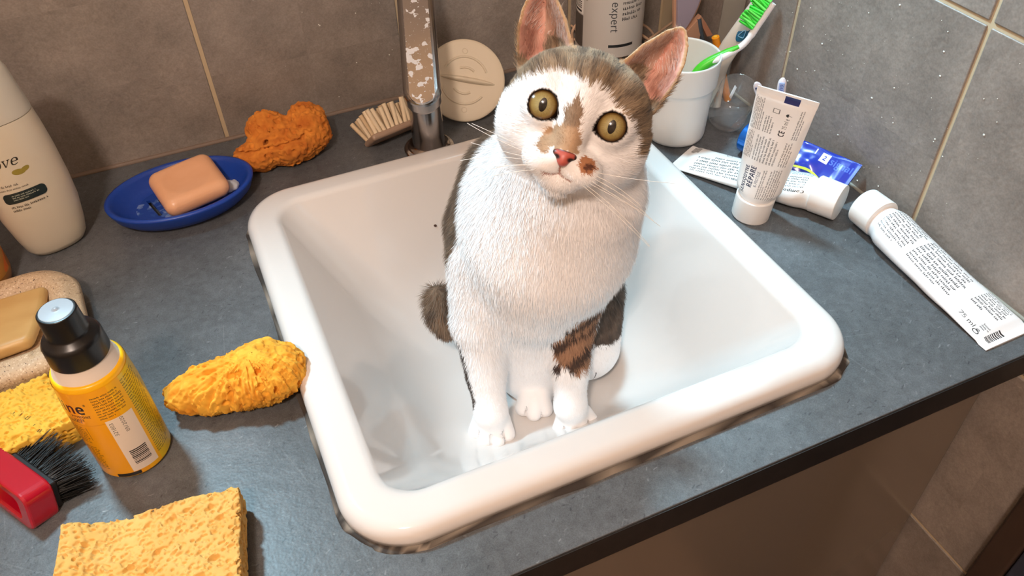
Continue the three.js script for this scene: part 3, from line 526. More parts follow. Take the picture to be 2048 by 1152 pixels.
// ---------- round lid leaning on the wall ----------
{
  const bot = onY(938, 247), g = thing('round_lid', 'cream round plastic lid with a raised ridge leaning on the tiles by the tap', 'lid', bot.toArray());
  const c = new THREE.Group(); const R0 = 0.0455, mat = phys(S(222, 208, 184), 0.5);
  const lean = -0.62, top = lathe([[0, 0.0026], [0.036, 0.0028], [0.0425, 0.0024], [R0 - 0.0006, 0.0018], [R0, 0.0006], [R0, -0.003], [R0 - 0.001, -0.004], [0, -0.003]], 72); top.rotateX(Math.PI / 2); // face towards +z
  const Q = new THREE.Quaternion().setFromEuler(new THREE.Euler(lean, -0.28, 0.0, 'YXZ')); const up = V(0, 1, 0).applyQuaternion(Q), nrm = V(0, 0, 1).applyQuaternion(Q), rt = V(1, 0, 0).applyQuaternion(Q);
  const cen = up.clone().multiplyScalar(R0).add(V(0, 0.004 * Math.sin(-lean) , 0)); const bake = (geo) => { geo.applyQuaternion(Q); geo.translate(cen.x, cen.y, cen.z); return geo; };
  put(bake(top), mat, 'disc', g);
  const curveT = (f, r, z = 0.003) => { const p = []; for (let i = 0; i <= 20; i++) p.push(f(i / 20).setZ(z)); const t = tube(p, r, 40, 8); return bake(t); };
  const th = -0.26; const rot = (v) => v.applyAxisAngle(V(0, 0, 1), th);
  const rg = []; for (let i = 0; i <= 24; i++) { const t = i / 24 * 2 - 1, ww = 0.0034 * Math.sqrt(Math.max(0.02, 1 - t * t)), hh = 0.0062 * Math.sqrt(Math.max(0.02, 1 - t * t)), ring = []; for (let j = 0; j <= 10; j++) { const q = j / 10 * Math.PI; ring.push(rot(V(t * 0.031 + 0.003, Math.cos(q) * ww + 0.001, 0.0025 + Math.sin(q) * hh))); } rg.push(ring); }
  const ridge = skin(rg, { closed: false }); put(bake(ridge), new THREE.MeshPhysicalMaterial({ color: S(222, 208, 184), roughness: 0.5, side: THREE.DoubleSide }), 'ridge', g);
  for (const [r, a0, a1] of [[0.026, 0.5, 2.7], [0.0145, 0.9, 2.1], [0.026, 3.5, 5.7], [0.0145, 3.9, 5.3]]) put(curveT((t) => V(Math.cos(lerp(a0, a1, t) + th) * r, Math.sin(lerp(a0, a1, t) + th) * r, 0), 0.0013, 0.0027), mat, 'arc_rib', g);
  for (const s of [1, -1]) put(curveT((t) => V(Math.cos(t * 6.283) * 0.0028 + s * 0.004, Math.sin(t * 6.283) * 0.0028 + s * 0.032, 0), 0.0006, 0.0026), mat, 'stud', g);
}
// ---------- nail brush ----------
{
  const a = onY(768, 300), b = onY(845, 268), d = b.clone().sub(a), g = thing('nail_brush', 'small nail brush with pale bristles propped by the tap base', 'brush', a.toArray(), Math.atan2(-d.z, d.x));
  const L = 0.07, Hh = 0.03, bm = phys(S(176, 150, 130), 0.4, { transmission: 0.15, thickness: 0 });
  const fr = new THREE.Group(); fr.name = 'head'; fr.rotation.x = -0.75; fr.position.set(-0.012, 0.013, -0.012); g.add(fr);
  put(box(L, 0.007, 0.034, 0.003, 3).translate(L / 2, -0.0035, 0), bm, 'back', fr, 'clear brownish plastic back');
  const bg = new THREE.CylinderGeometry(0.0027, 0.0025, 1, 7).translate(0, 0.5, 0), bmats = [S(216, 194, 160), S(200, 176, 142), S(226, 208, 178)].map((c) => std(c, 0.8)); reseed(91);
  for (let i = 0; i < 12; i++) for (let j = 0; j < 6; j++) { const t = put(bg, bmats[(i * 3 + j) % 3], 'bristle_tuft', fr); t.position.set(0.005 + i * 0.0053 + (j % 2) * 0.0018, 0, -0.0135 + j * 0.0054); t.scale.set(1, rr(0.0225, 0.027), 1); t.rotation.set((j - 2) * 0.07 + rr(-0.12, 0.12), 0, rr(-0.14, 0.14) - (i - 5) * 0.025); }
}
// ---------- cellulose and sea sponges ----------
const spongeMat = new THREE.MeshStandardMaterial({ vertexColors: true, roughness: 0.95 });
function cellulose(hx, hy, hz, bend, n, s, c1, c2) {
  reseed(s); const pores = [];
  for (let i = 0; i < n; i++) { const big = rnd() < 0.05, r = big ? rr(0.0014, 0.0026) : rr(0.0006, 0.0014), f = Math.floor(rnd() * 8); let p;
    if (f < 5) p = V(rr(-hx, hx), hy, rr(-hz, hz)); else if (f === 5) p = V(rr(-hx, hx), rr(-hy, hy), hz); else if (f === 6) p = V(hx, rr(-hy, hy), rr(-hz, hz)); else p = V(rr(-hx, hx), rr(-hy, hy), -hz);
    pores.push([p, r * (f === 6 ? 1.9 : rr(0.8, 1.7)), r * (f < 5 ? 1.9 : rr(0.7, 1.2)), r * (f === 5 || f === 7 ? 1.9 : 1)]); }
  const P = 0.006, g = nets(V(-hx - P, -hy - P, -hz - P), V(hx + P, hy + P, hz + P), 0.00092, (x, y, z) => sdBox(x + 0.0012 * (vn(z * 80, y * 80, s) - 0.5), y, z + 0.002 * (vn(x * 60, y * 90, s + 3) - 0.5), hx, hy + 0.0014 * (fbm(x * 260, z * 260, s, 2) - 0.5), hz, 0.0022), (carve) => pores.forEach(([p, a, b, c]) => carve(p, a, b, c)));
  paint(g, (x, y, z, c) => { mix(c, c1, c2, clamp(0.25 + 0.9 * (fbm(x * 70, y * 70, z * 70, 3) - 0.4), 0, 1)); });
  const p = g.attributes.position; for (let i = 0; i < p.count; i++) { const x = p.getX(i), z = p.getZ(i); p.setY(i, p.getY(i) + bend(x, z)); }
  g.computeVertexNormals(); return g;
}
{
  const A = onY(112, 1068), B = onY(466, 1002, 0.03);
  const g = thing('sponge', 'large pale yellow cellulose sponge full of pores, next to the red brush', 'sponge', [-0.117, 0.0122, -0.332], -0.16);
  put(cellulose(0.057, 0.012, 0.043, (x, z) => { const t = clamp((x + 0.01) / 0.067, 0, 1), u = clamp((-x - 0.03) / 0.027, 0, 1); return 0.008 * t * t + 0.004 * u * u + 0.002 * Math.sin(x * 90); }, 2600, 21, S(224, 182, 106), S(208, 156, 74)), spongeMat, 'foam', g);
}
{
  const g = thing('sponge', 'flat yellow cellulose sponge with a torn corner under the red brush bristles', 'sponge', [-0.222, 0.0132, -0.487], 0.36);
  put(cellulose(0.062, 0.0125, 0.031, (x, z) => 0.003 * Math.sin(x * 55 + 1.0), 1500, 22, S(230, 184, 72), S(212, 158, 44)), spongeMat, 'foam', g);
}
{ // honeycomb sea sponge at the back
  const g = thing('sea_sponge', 'orange-brown natural sea sponge at the foot of the tiled back wall', 'sponge', [0.068, 0, -0.79]);
  reseed(41); const lob = [[-0.03, 0.016, 0.012, 0.026, 0.017, 0.02], [0.004, 0.02, 0.012, 0.036, 0.021, 0.024], [0.03, 0.026, 0.004, 0.021, 0.025, 0.022], [-0.012, 0.031, -0.008, 0.024, 0.02, 0.018], [0.028, 0.037, -0.008, 0.019, 0.014, 0.016]];
  const holes = []; for (let i = 0; i < 0; i++) { const l = lob[Math.floor(rnd() * 5)], a = rr(0, 6.28), u = rr(-0.3, 1), q = Math.sqrt(1 - u * u), r = Math.pow(rnd(), 3) * 0.0026 + 0.0008; holes.push([V(l[0] + l[3] * q * Math.cos(a), l[1] + l[4] * u, l[2] + l[5] * q * Math.sin(a)), r]); }
  for (let i = 0; i < 14; i++) holes.push([V(rr(-0.04, 0.01) + i * 0.002, 0.03 + rr(-0.002, 0.003), 0.018 + rr(-0.006, 0.006)), 0.0028]);
  const orangeF = (x, y, z) => { let d = 1; for (const l of lob) d = smin(d, sdEll(x - l[0], y - l[1], z - l[2], l[3], l[4], l[5]), 0.006); d += 0.006 * (fbm(x * 70, y * 70, z * 70, 3) - 0.5) + 0.0034 * (vn(x * 380, y * 380, z * 380) - 0.5) - 0.004 * Math.max(0, 1 - Math.abs(y - 0.031 - 0.1 * x) / 0.0022) * (z > 0.004 && x < 0.02 ? -1 : 0); return Math.max(d, -y + 0.0005); };
  for (let i = 0, k = 0; k < 260 && i < 60000; i++) { const p = V(rr(-0.06, 0.055), rr(0.006, 0.06), rr(-0.03, 0.04)); if (Math.abs(orangeF(p.x, p.y, p.z)) < 0.0012) { holes.push([p, Math.pow(rnd(), 2.5) * 0.0022 + 0.0009]); k++; } }
  const m = nets(V(-0.075, -0.002, -0.05), V(0.07, 0.075, 0.05), 0.0011, orangeF, (carve) => holes.forEach(([p, r]) => carve(p, r, r, r)));
  put(paint(m, (x, y, z, c) => { mix(c, S(216, 138, 52), S(182, 100, 30), clamp(fbm(x * 120, y * 120, z * 120, 3) * 1.6 - 0.3, 0, 1)); }), spongeMat, 'fibre', g);
}
{ // fibrous sea sponge against the bowl
  const g = thing('sea_sponge', 'yellow fibrous natural sea sponge touching the rim of the washbasin', 'sponge', [-0.038, 0, -0.468], -0.12);
  reseed(43); const holes = []; for (let i = 0; i < 0; i++) { const a = rr(-0.9, 0.9), r = Math.pow(rnd(), 2) * 0.003 + 0.0008; holes.push([V(rr(0.0, 0.048), rr(0.018, 0.045), rr(-0.025, 0.03)), r]); }
  const yellowF = (x, y, z) => {
    let d = smin(sdEll(x - 0.018, y - 0.021, z, 0.034, 0.0225, 0.0275), sdEll(x + 0.018, y - 0.018, z - 0.001, 0.038, 0.019, 0.02), 0.014);
    const ang = Math.atan2(z - 0.0, x - 0.012), fr = clamp((0.012 - x) / 0.03, 0, 1), side = clamp((z + 0.004) / 0.012, 0, 1), f = Math.max(fr, side * 0.9);   // frayed strands fan out to one end and the near side
    const rad = Math.hypot(x - 0.012, z); d += f * 0.0046 * (vn(ang * 15 + 7, y * 75, rad * 70) - 0.5) + f * 0.0034 * (vn(ang * 42, y * 150, rad * 90) - 0.5) + (1 - f * 0.7) * 0.007 * (fbm(x * 85, y * 85, z * 85, 3) - 0.5) + 0.0016 * (vn(x * 500, y * 500, z * 500) - 0.5);
    return Math.max(d, -y + 0.0005);
  };
  for (let i = 0, k = 0; k < 110 && i < 60000; i++) { const p = V(rr(-0.012, 0.055), rr(0.01, 0.05), rr(-0.03, 0.035)); if (Math.abs(yellowF(p.x, p.y, p.z)) < 0.0012) { holes.push([p, Math.pow(rnd(), 2.5) * 0.003 + 0.0009]); k++; } }
  const m = nets(V(-0.065, -0.002, -0.045), V(0.062, 0.06, 0.045), 0.0009, yellowF, (carve) => holes.forEach(([p, r]) => carve(p, r, r * 0.8, r)));
  put(paint(m, (x, y, z, c) => { mix(c, S(244, 186, 66), S(222, 146, 36), clamp(fbm(x * 140, y * 140, z * 140, 3) * 1.8 - 0.4, 0, 1)); }), spongeMat, 'fibre', g);
}
// ---------- soap dishes and soaps ----------
{
  const g = thing('soap_dish', 'oval dark blue plastic soap dish holding a peach soap', 'soap dish', [-0.0455, 0, -0.742], 0.04);
  const blue = phys(S(18, 62, 158), 0.38), el = (a, b, y) => { const o = []; for (let i = 0; i < 72; i++) { const t = i / 72 * 2 * Math.PI; o.push(V(Math.cos(t) * a, y, Math.sin(t) * b)); } return o; };
  const A = 0.0715, B = 0.05, R = [el(A - 0.022, B - 0.019, 0.001), el(A - 0.012, B - 0.011, 0.004), el(A - 0.004, B - 0.004, 0.012), el(A, B, 0.0215), el(A + 0.0004, B + 0.0004, 0.0238), el(A - 0.002, B - 0.002, 0.0248), el(A - 0.0045, B - 0.0045, 0.024), el(A - 0.0065, B - 0.006, 0.021), el(A - 0.014, B - 0.011, 0.0125), el(A - 0.021, B - 0.016, 0.0092), el(A - 0.026, B - 0.019, 0.0085)];
  put(skin(R), new THREE.MeshPhysicalMaterial({ color: S(18, 62, 158), roughness: 0.38, side: THREE.DoubleSide }), 'bowl', g);
  const s = new THREE.Shape(el(A - 0.025, B - 0.018, 0).map((p) => new THREE.Vector2(p.x, p.z)));
  for (let i = -3; i <= 3; i++) { const h = new THREE.Path(), x = i * 0.0098, l = 0.0155; h.moveTo(x - 0.0018 - l * 0.25, -l); h.lineTo(x + 0.0018 - l * 0.25, -l); h.lineTo(x + 0.0018 + l * 0.25, l); h.lineTo(x - 0.0018 + l * 0.25, l); s.holes.push(h); }
  const e = new THREE.ExtrudeGeometry(s, { depth: 0.003, bevelEnabled: false }); e.rotateX(Math.PI / 2); e.translate(0, 0.0088, 0);
  const gunk = canvasTex(256, 256, (c) => { reseed(14); c.fillStyle = '#123d98'; c.fillRect(0, 0, 256, 256); for (let i = 0; i < 130; i++) { c.fillStyle = `rgba(205,212,228,${rr(0.05, 0.5)})`; c.beginPath(); c.ellipse(rr(0, 256), rr(0, 256), rr(2, 22), rr(2, 9), rr(-0.3, 1), 0, 7); c.fill(); } });
  gunk.wrapS = gunk.wrapT = THREE.RepeatWrapping;
  put(uvBox(e, 0.1), phys(0xffffff, 0.5, { map: gunk }), 'slotted_floor', g, 'slotted floor with white soap scum');
  reseed(15); const sc = nets(V(-0.016, -0.004, -0.016), V(0.016, 0.01, 0.016), 0.001, (x, y, z) => sdEll(x, y, z, 0.011, 0.0045, 0.0095) + 0.004 * (fbm(x * 220, y * 220, z * 220, 3) - 0.5)); const scm = put(sc, std(S(190, 194, 202), 0.7), 'soap_scum', g, 'white lump of soap scum'); scm.position.set(0.0435, 0.0125, 0.004);
  const sp = thing('soap_bar', 'peach square soap bar with rounded edges lying on the blue dish', 'soap', [-0.036, 0.0262, -0.739], 0.0);
  const sg = nets(V(-0.037, -0.016, -0.036), V(0.037, 0.016, 0.036), 0.0013, (x, y, z) => sdBox(x, y + 0.0016 * Math.max(0, 1 - (x * x + z * z) / 0.0005), z, 0.0325, 0.0112 - 0.7 * (x * x + z * z), 0.030, 0.0098));
  paint(sg, (x, y, z, c) => { mix(c, S(224, 168, 128), S(230, 178, 140), fbm(x * 60 + 3, y * 60, z * 110, 3)); });
  const m = put(sg, new THREE.MeshPhysicalMaterial({ vertexColors: true, roughness: 0.32 }), 'bar', sp); m.rotation.set(0.12, 0.22, 0.05, 'YXZ');
}
{
  const g = thing('soap_dish', 'speckled sand-coloured stone soap dish with a worn olive soap', 'soap dish', [-0.226, 0, -0.604], 0.08);
  reseed(17); const RR = (dw, r, y) => roundRect(0.083 - dw, 0.066 - dw, r, y, 16);
  const R = [RR(0.014, 0.03, 0.0005), RR(0.006, 0.036, 0.003), RR(0.001, 0.04, 0.011), RR(0, 0.041, 0.018), RR(0.003, 0.04, 0.0235), RR(0.009, 0.036, 0.0272), RR(0.016, 0.03, 0.0282), RR(0.021, 0.027, 0.0262), RR(0.0255, 0.024, 0.0212), RR(0.03, 0.022, 0.0168), RR(0.04, 0.015, 0.0155)];
  const stone = canvasTex(1024, 1024, (c) => { reseed(18); c.fillStyle = '#c3a888'; c.fillRect(0, 0, 1024, 1024); for (let i = 0; i < 9000; i++) { const k = rnd(); c.fillStyle = k < 0.55 ? `rgba(232,214,186,${rr(0.2, 0.7)})` : k < 0.9 ? `rgba(150,116,86,${rr(0.2, 0.6)})` : `rgba(60,42,32,${rr(0.4, 0.9)})`; c.beginPath(); c.ellipse(rr(0, 1024), rr(0, 1024), rr(1, k < 0.9 ? 7 : 4), rr(1, 5), rr(0, 3), 0, 7); c.fill(); } });
  stone.wrapS = stone.wrapT = THREE.RepeatWrapping;
  const dish = toCreasedNormals(skin(R, { capB: true }), 1.0); put(uvBox(dish, 0.14), std(0xffffff, 0.55, { map: stone }), 'tray', g);
  const sp = thing('soap_bar', 'thin worn olive-tan soap bar lying in the speckled stone dish', 'soap', [-0.219, 0.0246, -0.602], 0.0);
  const sg = nets(V(-0.06, -0.012, -0.045), V(0.06, 0.012, 0.045), 0.0016, (x, y, z) => sdBox(x + z * 0.22, y, z + 0.1 * x, 0.044 - 2 * z * z, 0.0068 - 0.5 * x * x, 0.033, 0.0055));
  paint(sg, (x, y, z, c) => { mix(c, S(190, 148, 88), S(206, 168, 108), fbm(x * 50, z * 90, 2, 3)); });
  put(sg, new THREE.MeshPhysicalMaterial({ vertexColors: true, roughness: 0.42 }), 'bar', sp);
}
// ---------- bottles ----------
{
  const g = thing('antiseptic_bottle', 'small yellow antiseptic bottle with a black dropper cap and printed label', 'bottle', [-0.122, 0, -0.45]);
  const lab = canvasTex(2048, 1024, (c, W, H) => {   // u runs round the bottle, the side facing the sponge is near the middle
    reseed(19); c.fillStyle = '#f6b80c'; c.fillRect(0, 0, W, H); const m = 1024;
    c.fillStyle = '#f2a60a'; c.fillRect(m - 420, 0, 620, H); c.fillStyle = '#e9c81a'; c.fillRect(m + 330, 0, 420, H);
    c.strokeStyle = 'rgba(190,110,0,0.6)'; c.lineWidth = 4; c.beginPath(); c.moveTo(m - 420, 350); c.lineTo(m + 60, 350); c.stroke();
    c.fillStyle = '#1c1712'; c.font = 'bold 150px sans-serif'; c.textAlign = 'right'; c.fillText('Bétadine', m - 40, 215); c.font = 'bold 30px sans-serif'; c.textAlign = 'left'; c.fillText('®', m - 40, 130); c.font = 'bold 34px sans-serif'; c.fillText('POVIDONE', m - 195, 258); c.fillText('IODÉE', m - 190, 296); c.fillText('VOIE LOCALE', m - 330, 320);
    smallPrint(c, m - 360, 375, 220, 240, 9, '#241c10'); smallPrint(c, m - 360, 630, 240, 330, 13, '#241c10'); c.strokeStyle = '#241c10'; c.lineWidth = 3; c.beginPath(); c.moveTo(m - 125, 380); c.lineTo(m - 125, 540); c.stroke();
    smallPrint(c, m + 40, 60, 250, 250, 9, '#241c10'); smallPrint(c, m + 330, 40, 230, 900, 34, '#241c10');
    c.fillStyle = '#efe0d2'; c.fillRect(m + 60, 330, 240, 650); c.fillStyle = '#222'; c.save(); c.translate(m + 110, 520); c.rotate(-Math.PI / 2); c.font = '44px monospace'; c.fillText('321803', 0, 0); c.restore(); c.save(); c.translate(m + 205, 520); c.rotate(-Math.PI / 2); c.font = '44px monospace'; c.fillText('09/2020', 0, 0); c.restore();
    barcode(c, m + 110, 730, 150, 190, false); c.fillStyle = '#17130f'; c.fillRect(m - 90, 985, 210, 39);
  });
  const white = phys(S(238, 226, 214), 0.35, { transmission: 0.1, thickness: 0 }), yel = phys(S(246, 186, 20), 0.3), blk = phys(S(14, 14, 16), 0.32);
  put(lathe([[0, 0.0006], [0.0235, 0.0006], [0.0248, 0.0015], [0.0256, 0.0035], [0.0255, 0.07], [0.0242, 0.092], [0.0236, 0.0965], [0.022, 0.0985], [0, 0.099]], 64), yel, 'body', g);
  const lp = []; for (let i = 0; i <= 12; i++) { const y = lerp(0.0035, 0.094, i / 12); lp.push([(y < 0.07 ? lerp(0.0256, 0.0255, y / 0.07) : lerp(0.0255, 0.0240, (y - 0.07) / 0.024)) + 0.00025, y]); }
  const l = put(lathe(lp, 96), phys(0xffffff, 0.28, { map: lab, clearcoat: 0.3 }), 'label', g); l.rotation.y = 2.90;
  put(lathe([[0.0222, 0.0975], [0.0216, 0.0985], [0.0196, 0.1045], [0.0183, 0.107], [0.018, 0.112], [0, 0.112]], 48), white, 'shoulder', g, 'white plastic shoulder');
  const cp = put(lathe([[0, 0.108], [0.0187, 0.108], [0.0192, 0.109], [0.0188, 0.1225], [0.0178, 0.1245], [0.0168, 0.1262], [0.0135, 0.1285], [0.0128, 0.1305], [0.0122, 0.1462], [0.0112, 0.1472], [0, 0.1472]], 56), blk, 'cap', g, 'glossy black screw cap');
  put(move(lathe([[0, 0.0022], [0.0012, 0.0022], [0.0016, 0.0012], [0.0024, 0.0012], [0.0028, 0.0008], [0.0102, 0.0008], [0.0106, 0]], 40), 0, 0.147, 0), phys(S(150, 154, 160), 0.4), 'cap_disc', cp);
}
{
  const g = thing('shampoo_bottle', 'white oval shampoo bottle with black lettering standing against the tiled wall', 'bottle', [-0.167, 0, -0.738], 0.34);
  const el = (a, b, y) => { const o = []; for (let i = 0; i < 72; i++) { const t = i / 72 * 2 * Math.PI, c = Math.cos(t), s = Math.sin(t), e = 2 / 2.3; o.push(V(Math.sign(c) * Math.pow(Math.abs(c), e) * a, y, Math.sign(s) * Math.pow(Math.abs(s), e) * b)); } return o; };
  const prof = [[0.019, 0.011, 0.0006], [0.0245, 0.016, 0.002], [0.028, 0.0195, 0.008], [0.0308, 0.0215, 0.02], [0.0345, 0.0235, 0.045], [0.0352, 0.024, 0.07], [0.0345, 0.0238, 0.1], [0.0328, 0.0228, 0.125], [0.031, 0.0215, 0.1395]];
  const wm = phys(S(216, 206, 186), 0.35, { clearcoat: 0.2 });
  put(skin(prof.map((p) => el(...p)), { capA: true, capB: true }), wm, 'body', g);
  put(skin([[0.031, 0.0215, 0.1402], [0.0311, 0.0216, 0.143], [0.029, 0.0205, 0.16], [0.027, 0.018, 0.178], [0.0245, 0.0165, 0.184], [0.02, 0.013, 0.187]].map((p) => el(...p)), { capA: true, capB: true }), phys(S(206, 202, 190), 0.38), 'cap', g);
  const lab = canvasTex(1024, 1024, (c, W, H) => { reseed(23); c.clearRect(0, 0, W, H); c.translate(-120, -70); c.fillStyle = '#26221e'; c.font = 'italic 150px serif'; c.textAlign = 'center'; c.fillText('Dove', 440, 360); c.fillStyle = '#9a8a3a'; c.beginPath(); c.ellipse(580, 450, 60, 34, 0.2, 0, 7); c.fill(); c.beginPath(); c.ellipse(640, 440, 40, 26, -0.5, 0, 7); c.fill();
    smallPrint(c, 330, 560, 420, 44, 1, '#6a6258'); smallPrint(c, 280, 612, 480, 34, 1, '#7a7268'); c.fillStyle = '#1d2a2c'; c.beginPath(); c.roundRect(290, 672, 440, 128, 50); c.fill(); smallPrint(c, 400, 696, 260, 80, 3, '#c9cdbb'); smallPrint(c, 330, 830, 380, 90, 2, '#5a5248'); });
  const lr = []; for (let i = 0; i <= 10; i++) { const y = lerp(0.045, 0.128, i / 10), ring = []; const a = y < 0.07 ? lerp(0.0345, 0.0352, (y - 0.045) / 0.025) : y < 0.1 ? lerp(0.0352, 0.0345, (y - 0.07) / 0.03) : lerp(0.0345, 0.0326, (y - 0.1) / 0.028), b = lerp(0.0241, 0.0228, Math.max(0, (y - 0.07) / 0.058)); for (let j = 0; j <= 30; j++) { const t = lerp(Math.PI * 0.86, Math.PI * 0.14, j / 30), cc = Math.cos(t), ss = Math.sin(t), e = 2 / 2.3; ring.push(V(Math.sign(cc) * Math.pow(Math.abs(cc), e) * (a + 0.0004), y, Math.pow(ss, e) * (b + 0.0004))); } lr.push(ring); }
  put(skin(lr, { closed: false }), new THREE.MeshPhysicalMaterial({ map: lab, transparent: true, roughness: 0.35, side: THREE.DoubleSide }), 'print', g);
}
{
  const g = thing('shower_gel_bottle', 'amber translucent bottle with an orange label beside the white shampoo bottle', 'bottle', [-0.236, 0, -0.702], 0.3);
  const b = lathe([[0, 0.001], [0.024, 0.001], [0.029, 0.004], [0.031, 0.012], [0.031, 0.1], [0.027, 0.125], [0.014, 0.14], [0.014, 0.15], [0, 0.15]], 48); put(b, phys(S(176, 120, 62), 0.3, { clearcoat: 0.4 }), 'body', g);
  const lab = canvasTex(1024, 512, (c) => { reseed(29); c.fillStyle = '#c98a3a'; c.fillRect(0, 0, 1024, 512); for (let i = 0; i < 40; i++) { c.fillStyle = ['#e8772a', '#f0b050', '#d9c08a', '#b06a24'][i % 4]; c.beginPath(); c.ellipse(rr(0, 1024), rr(0, 512), rr(20, 80), rr(20, 90), rr(0, 3), 0, 7); c.fill(); } });
  put(move(new THREE.CylinderGeometry(0.0313, 0.0313, 0.08, 48, 1, true), 0, 0.055, 0), phys(0xffffff, 0.35, { map: lab }), 'label', g); put(move(new THREE.CylinderGeometry(0.016, 0.017, 0.03, 32), 0, 0.165, 0), phys(S(220, 190, 150), 0.4), 'cap', g);
}
// ---------- red scrubbing brush lying on its long edge ----------
{
  const nb = onY(70, 1068), fb = onY(118, 1028), lb = onY(0, 1014), ax = lb.clone().sub(nb).normalize(), nrm = V(ax.z, 0, -ax.x); if (nrm.dot(fb.clone().sub(nb)) < 0) nrm.negate();
  const g = thing('scrubbing_brush', 'red plastic scrubbing brush with black bristles lying on its edge', 'brush', nb.toArray());
  const Hh = 0.033; let up = V(0, 1, 0), best = 1; for (let h = 0.01; h < Hh; h += 0.0004) { const q = onY(54, 1007, h).sub(nb), e = Math.abs(q.length() - Hh); if (e < best) { best = e; up = q; } }
  up.addScaledVector(ax, -up.dot(ax)).normalize(); const Zl = ax.clone().cross(up), sgn = Zl.dot(nrm) > 0 ? 1 : -1, M = new THREE.Matrix4().makeBasis(ax, up, Zl);
  const L = 0.115, D = 0.02, s = new THREE.Shape(); const rrp = (p, x0, y0, x1, y1, r) => { p.moveTo(x0 + r, y0); p.lineTo(x1 - r, y0); p.quadraticCurveTo(x1, y0, x1, y0 + r); p.lineTo(x1, y1 - r); p.quadraticCurveTo(x1, y1, x1 - r, y1); p.lineTo(x0 + r, y1); p.quadraticCurveTo(x0, y1, x0, y1 - r); p.lineTo(x0, y0 + r); p.quadraticCurveTo(x0, y0, x0 + r, y0); };
  rrp(s, 0, 0, L, Hh, 0.009); const hole = new THREE.Path(); rrp(hole, 0.012, 0.007, L - 0.014, Hh - 0.008, 0.004); s.holes.push(hole);
  const red = phys(S(172, 12, 38), 0.22, { clearcoat: 0.6, clearcoatRoughness: 0.1 });
  const e = new THREE.ExtrudeGeometry(s, { depth: D - 0.004, bevelEnabled: true, bevelThickness: 0.002, bevelSize: 0.0018, bevelOffset: -0.0018, bevelSegments: 3 }); e.translate(0, 0, 0.002); if (sgn < 0) e.scale(1, 1, -1); e.applyMatrix4(M); if (sgn < 0) { const ix = e.index; }
  put(e, new THREE.MeshPhysicalMaterial({ color: S(172, 12, 38), roughness: 0.22, clearcoat: 0.6, clearcoatRoughness: 0.1, side: THREE.DoubleSide }), 'handle_frame', g, 'glossy red handle frame');
  const pl = box(L - 0.006, Hh - 0.008, 0.006, 0.002).translate(L / 2, Hh / 2, (D + 0.002) * sgn); pl.applyMatrix4(M); put(pl, phys(S(22, 18, 20), 0.5), 'bristle_plate', g);
  // black bristles, one merged brush of thin hairs too many to count
  reseed(33); const hairs = [], base = new THREE.CylinderGeometry(0.00022, 0.00042, 1, 4, 1, true).translate(0, 0.5, 0);
  for (let i = 0; i < 1500; i++) { const u = rr(0.004, L - 0.004), v = rr(0.005, Hh - 0.004), h = base.clone(), ln = rr(0.019, 0.027); h.scale(1, ln, 1); const d = V((u - L / 2) / L * -0 + (u < 0.02 ? -0.5 * (1 - u / 0.02) : 0) + rr(-0.16, 0.16), (v - Hh / 2) / Hh * 0.7 + rr(-0.16, 0.16), sgn).normalize(); h.applyQuaternion(new THREE.Quaternion().setFromUnitVectors(V(0, 1, 0), d)); h.translate(u, v, (D + 0.004) * sgn); hairs.push(h); }
  const hg = mergeGeometries(hairs); hg.applyMatrix4(M); { const p = hg.attributes.position; for (let i = 0; i < p.count; i++) if (p.getY(i) < 0.001) p.setY(i, 0.001); }
  const hm = put(hg, std(S(16, 16, 18), 0.45), 'bristles', g, 'splayed black bristles'); hm.userData.kind = 'stuff';
}
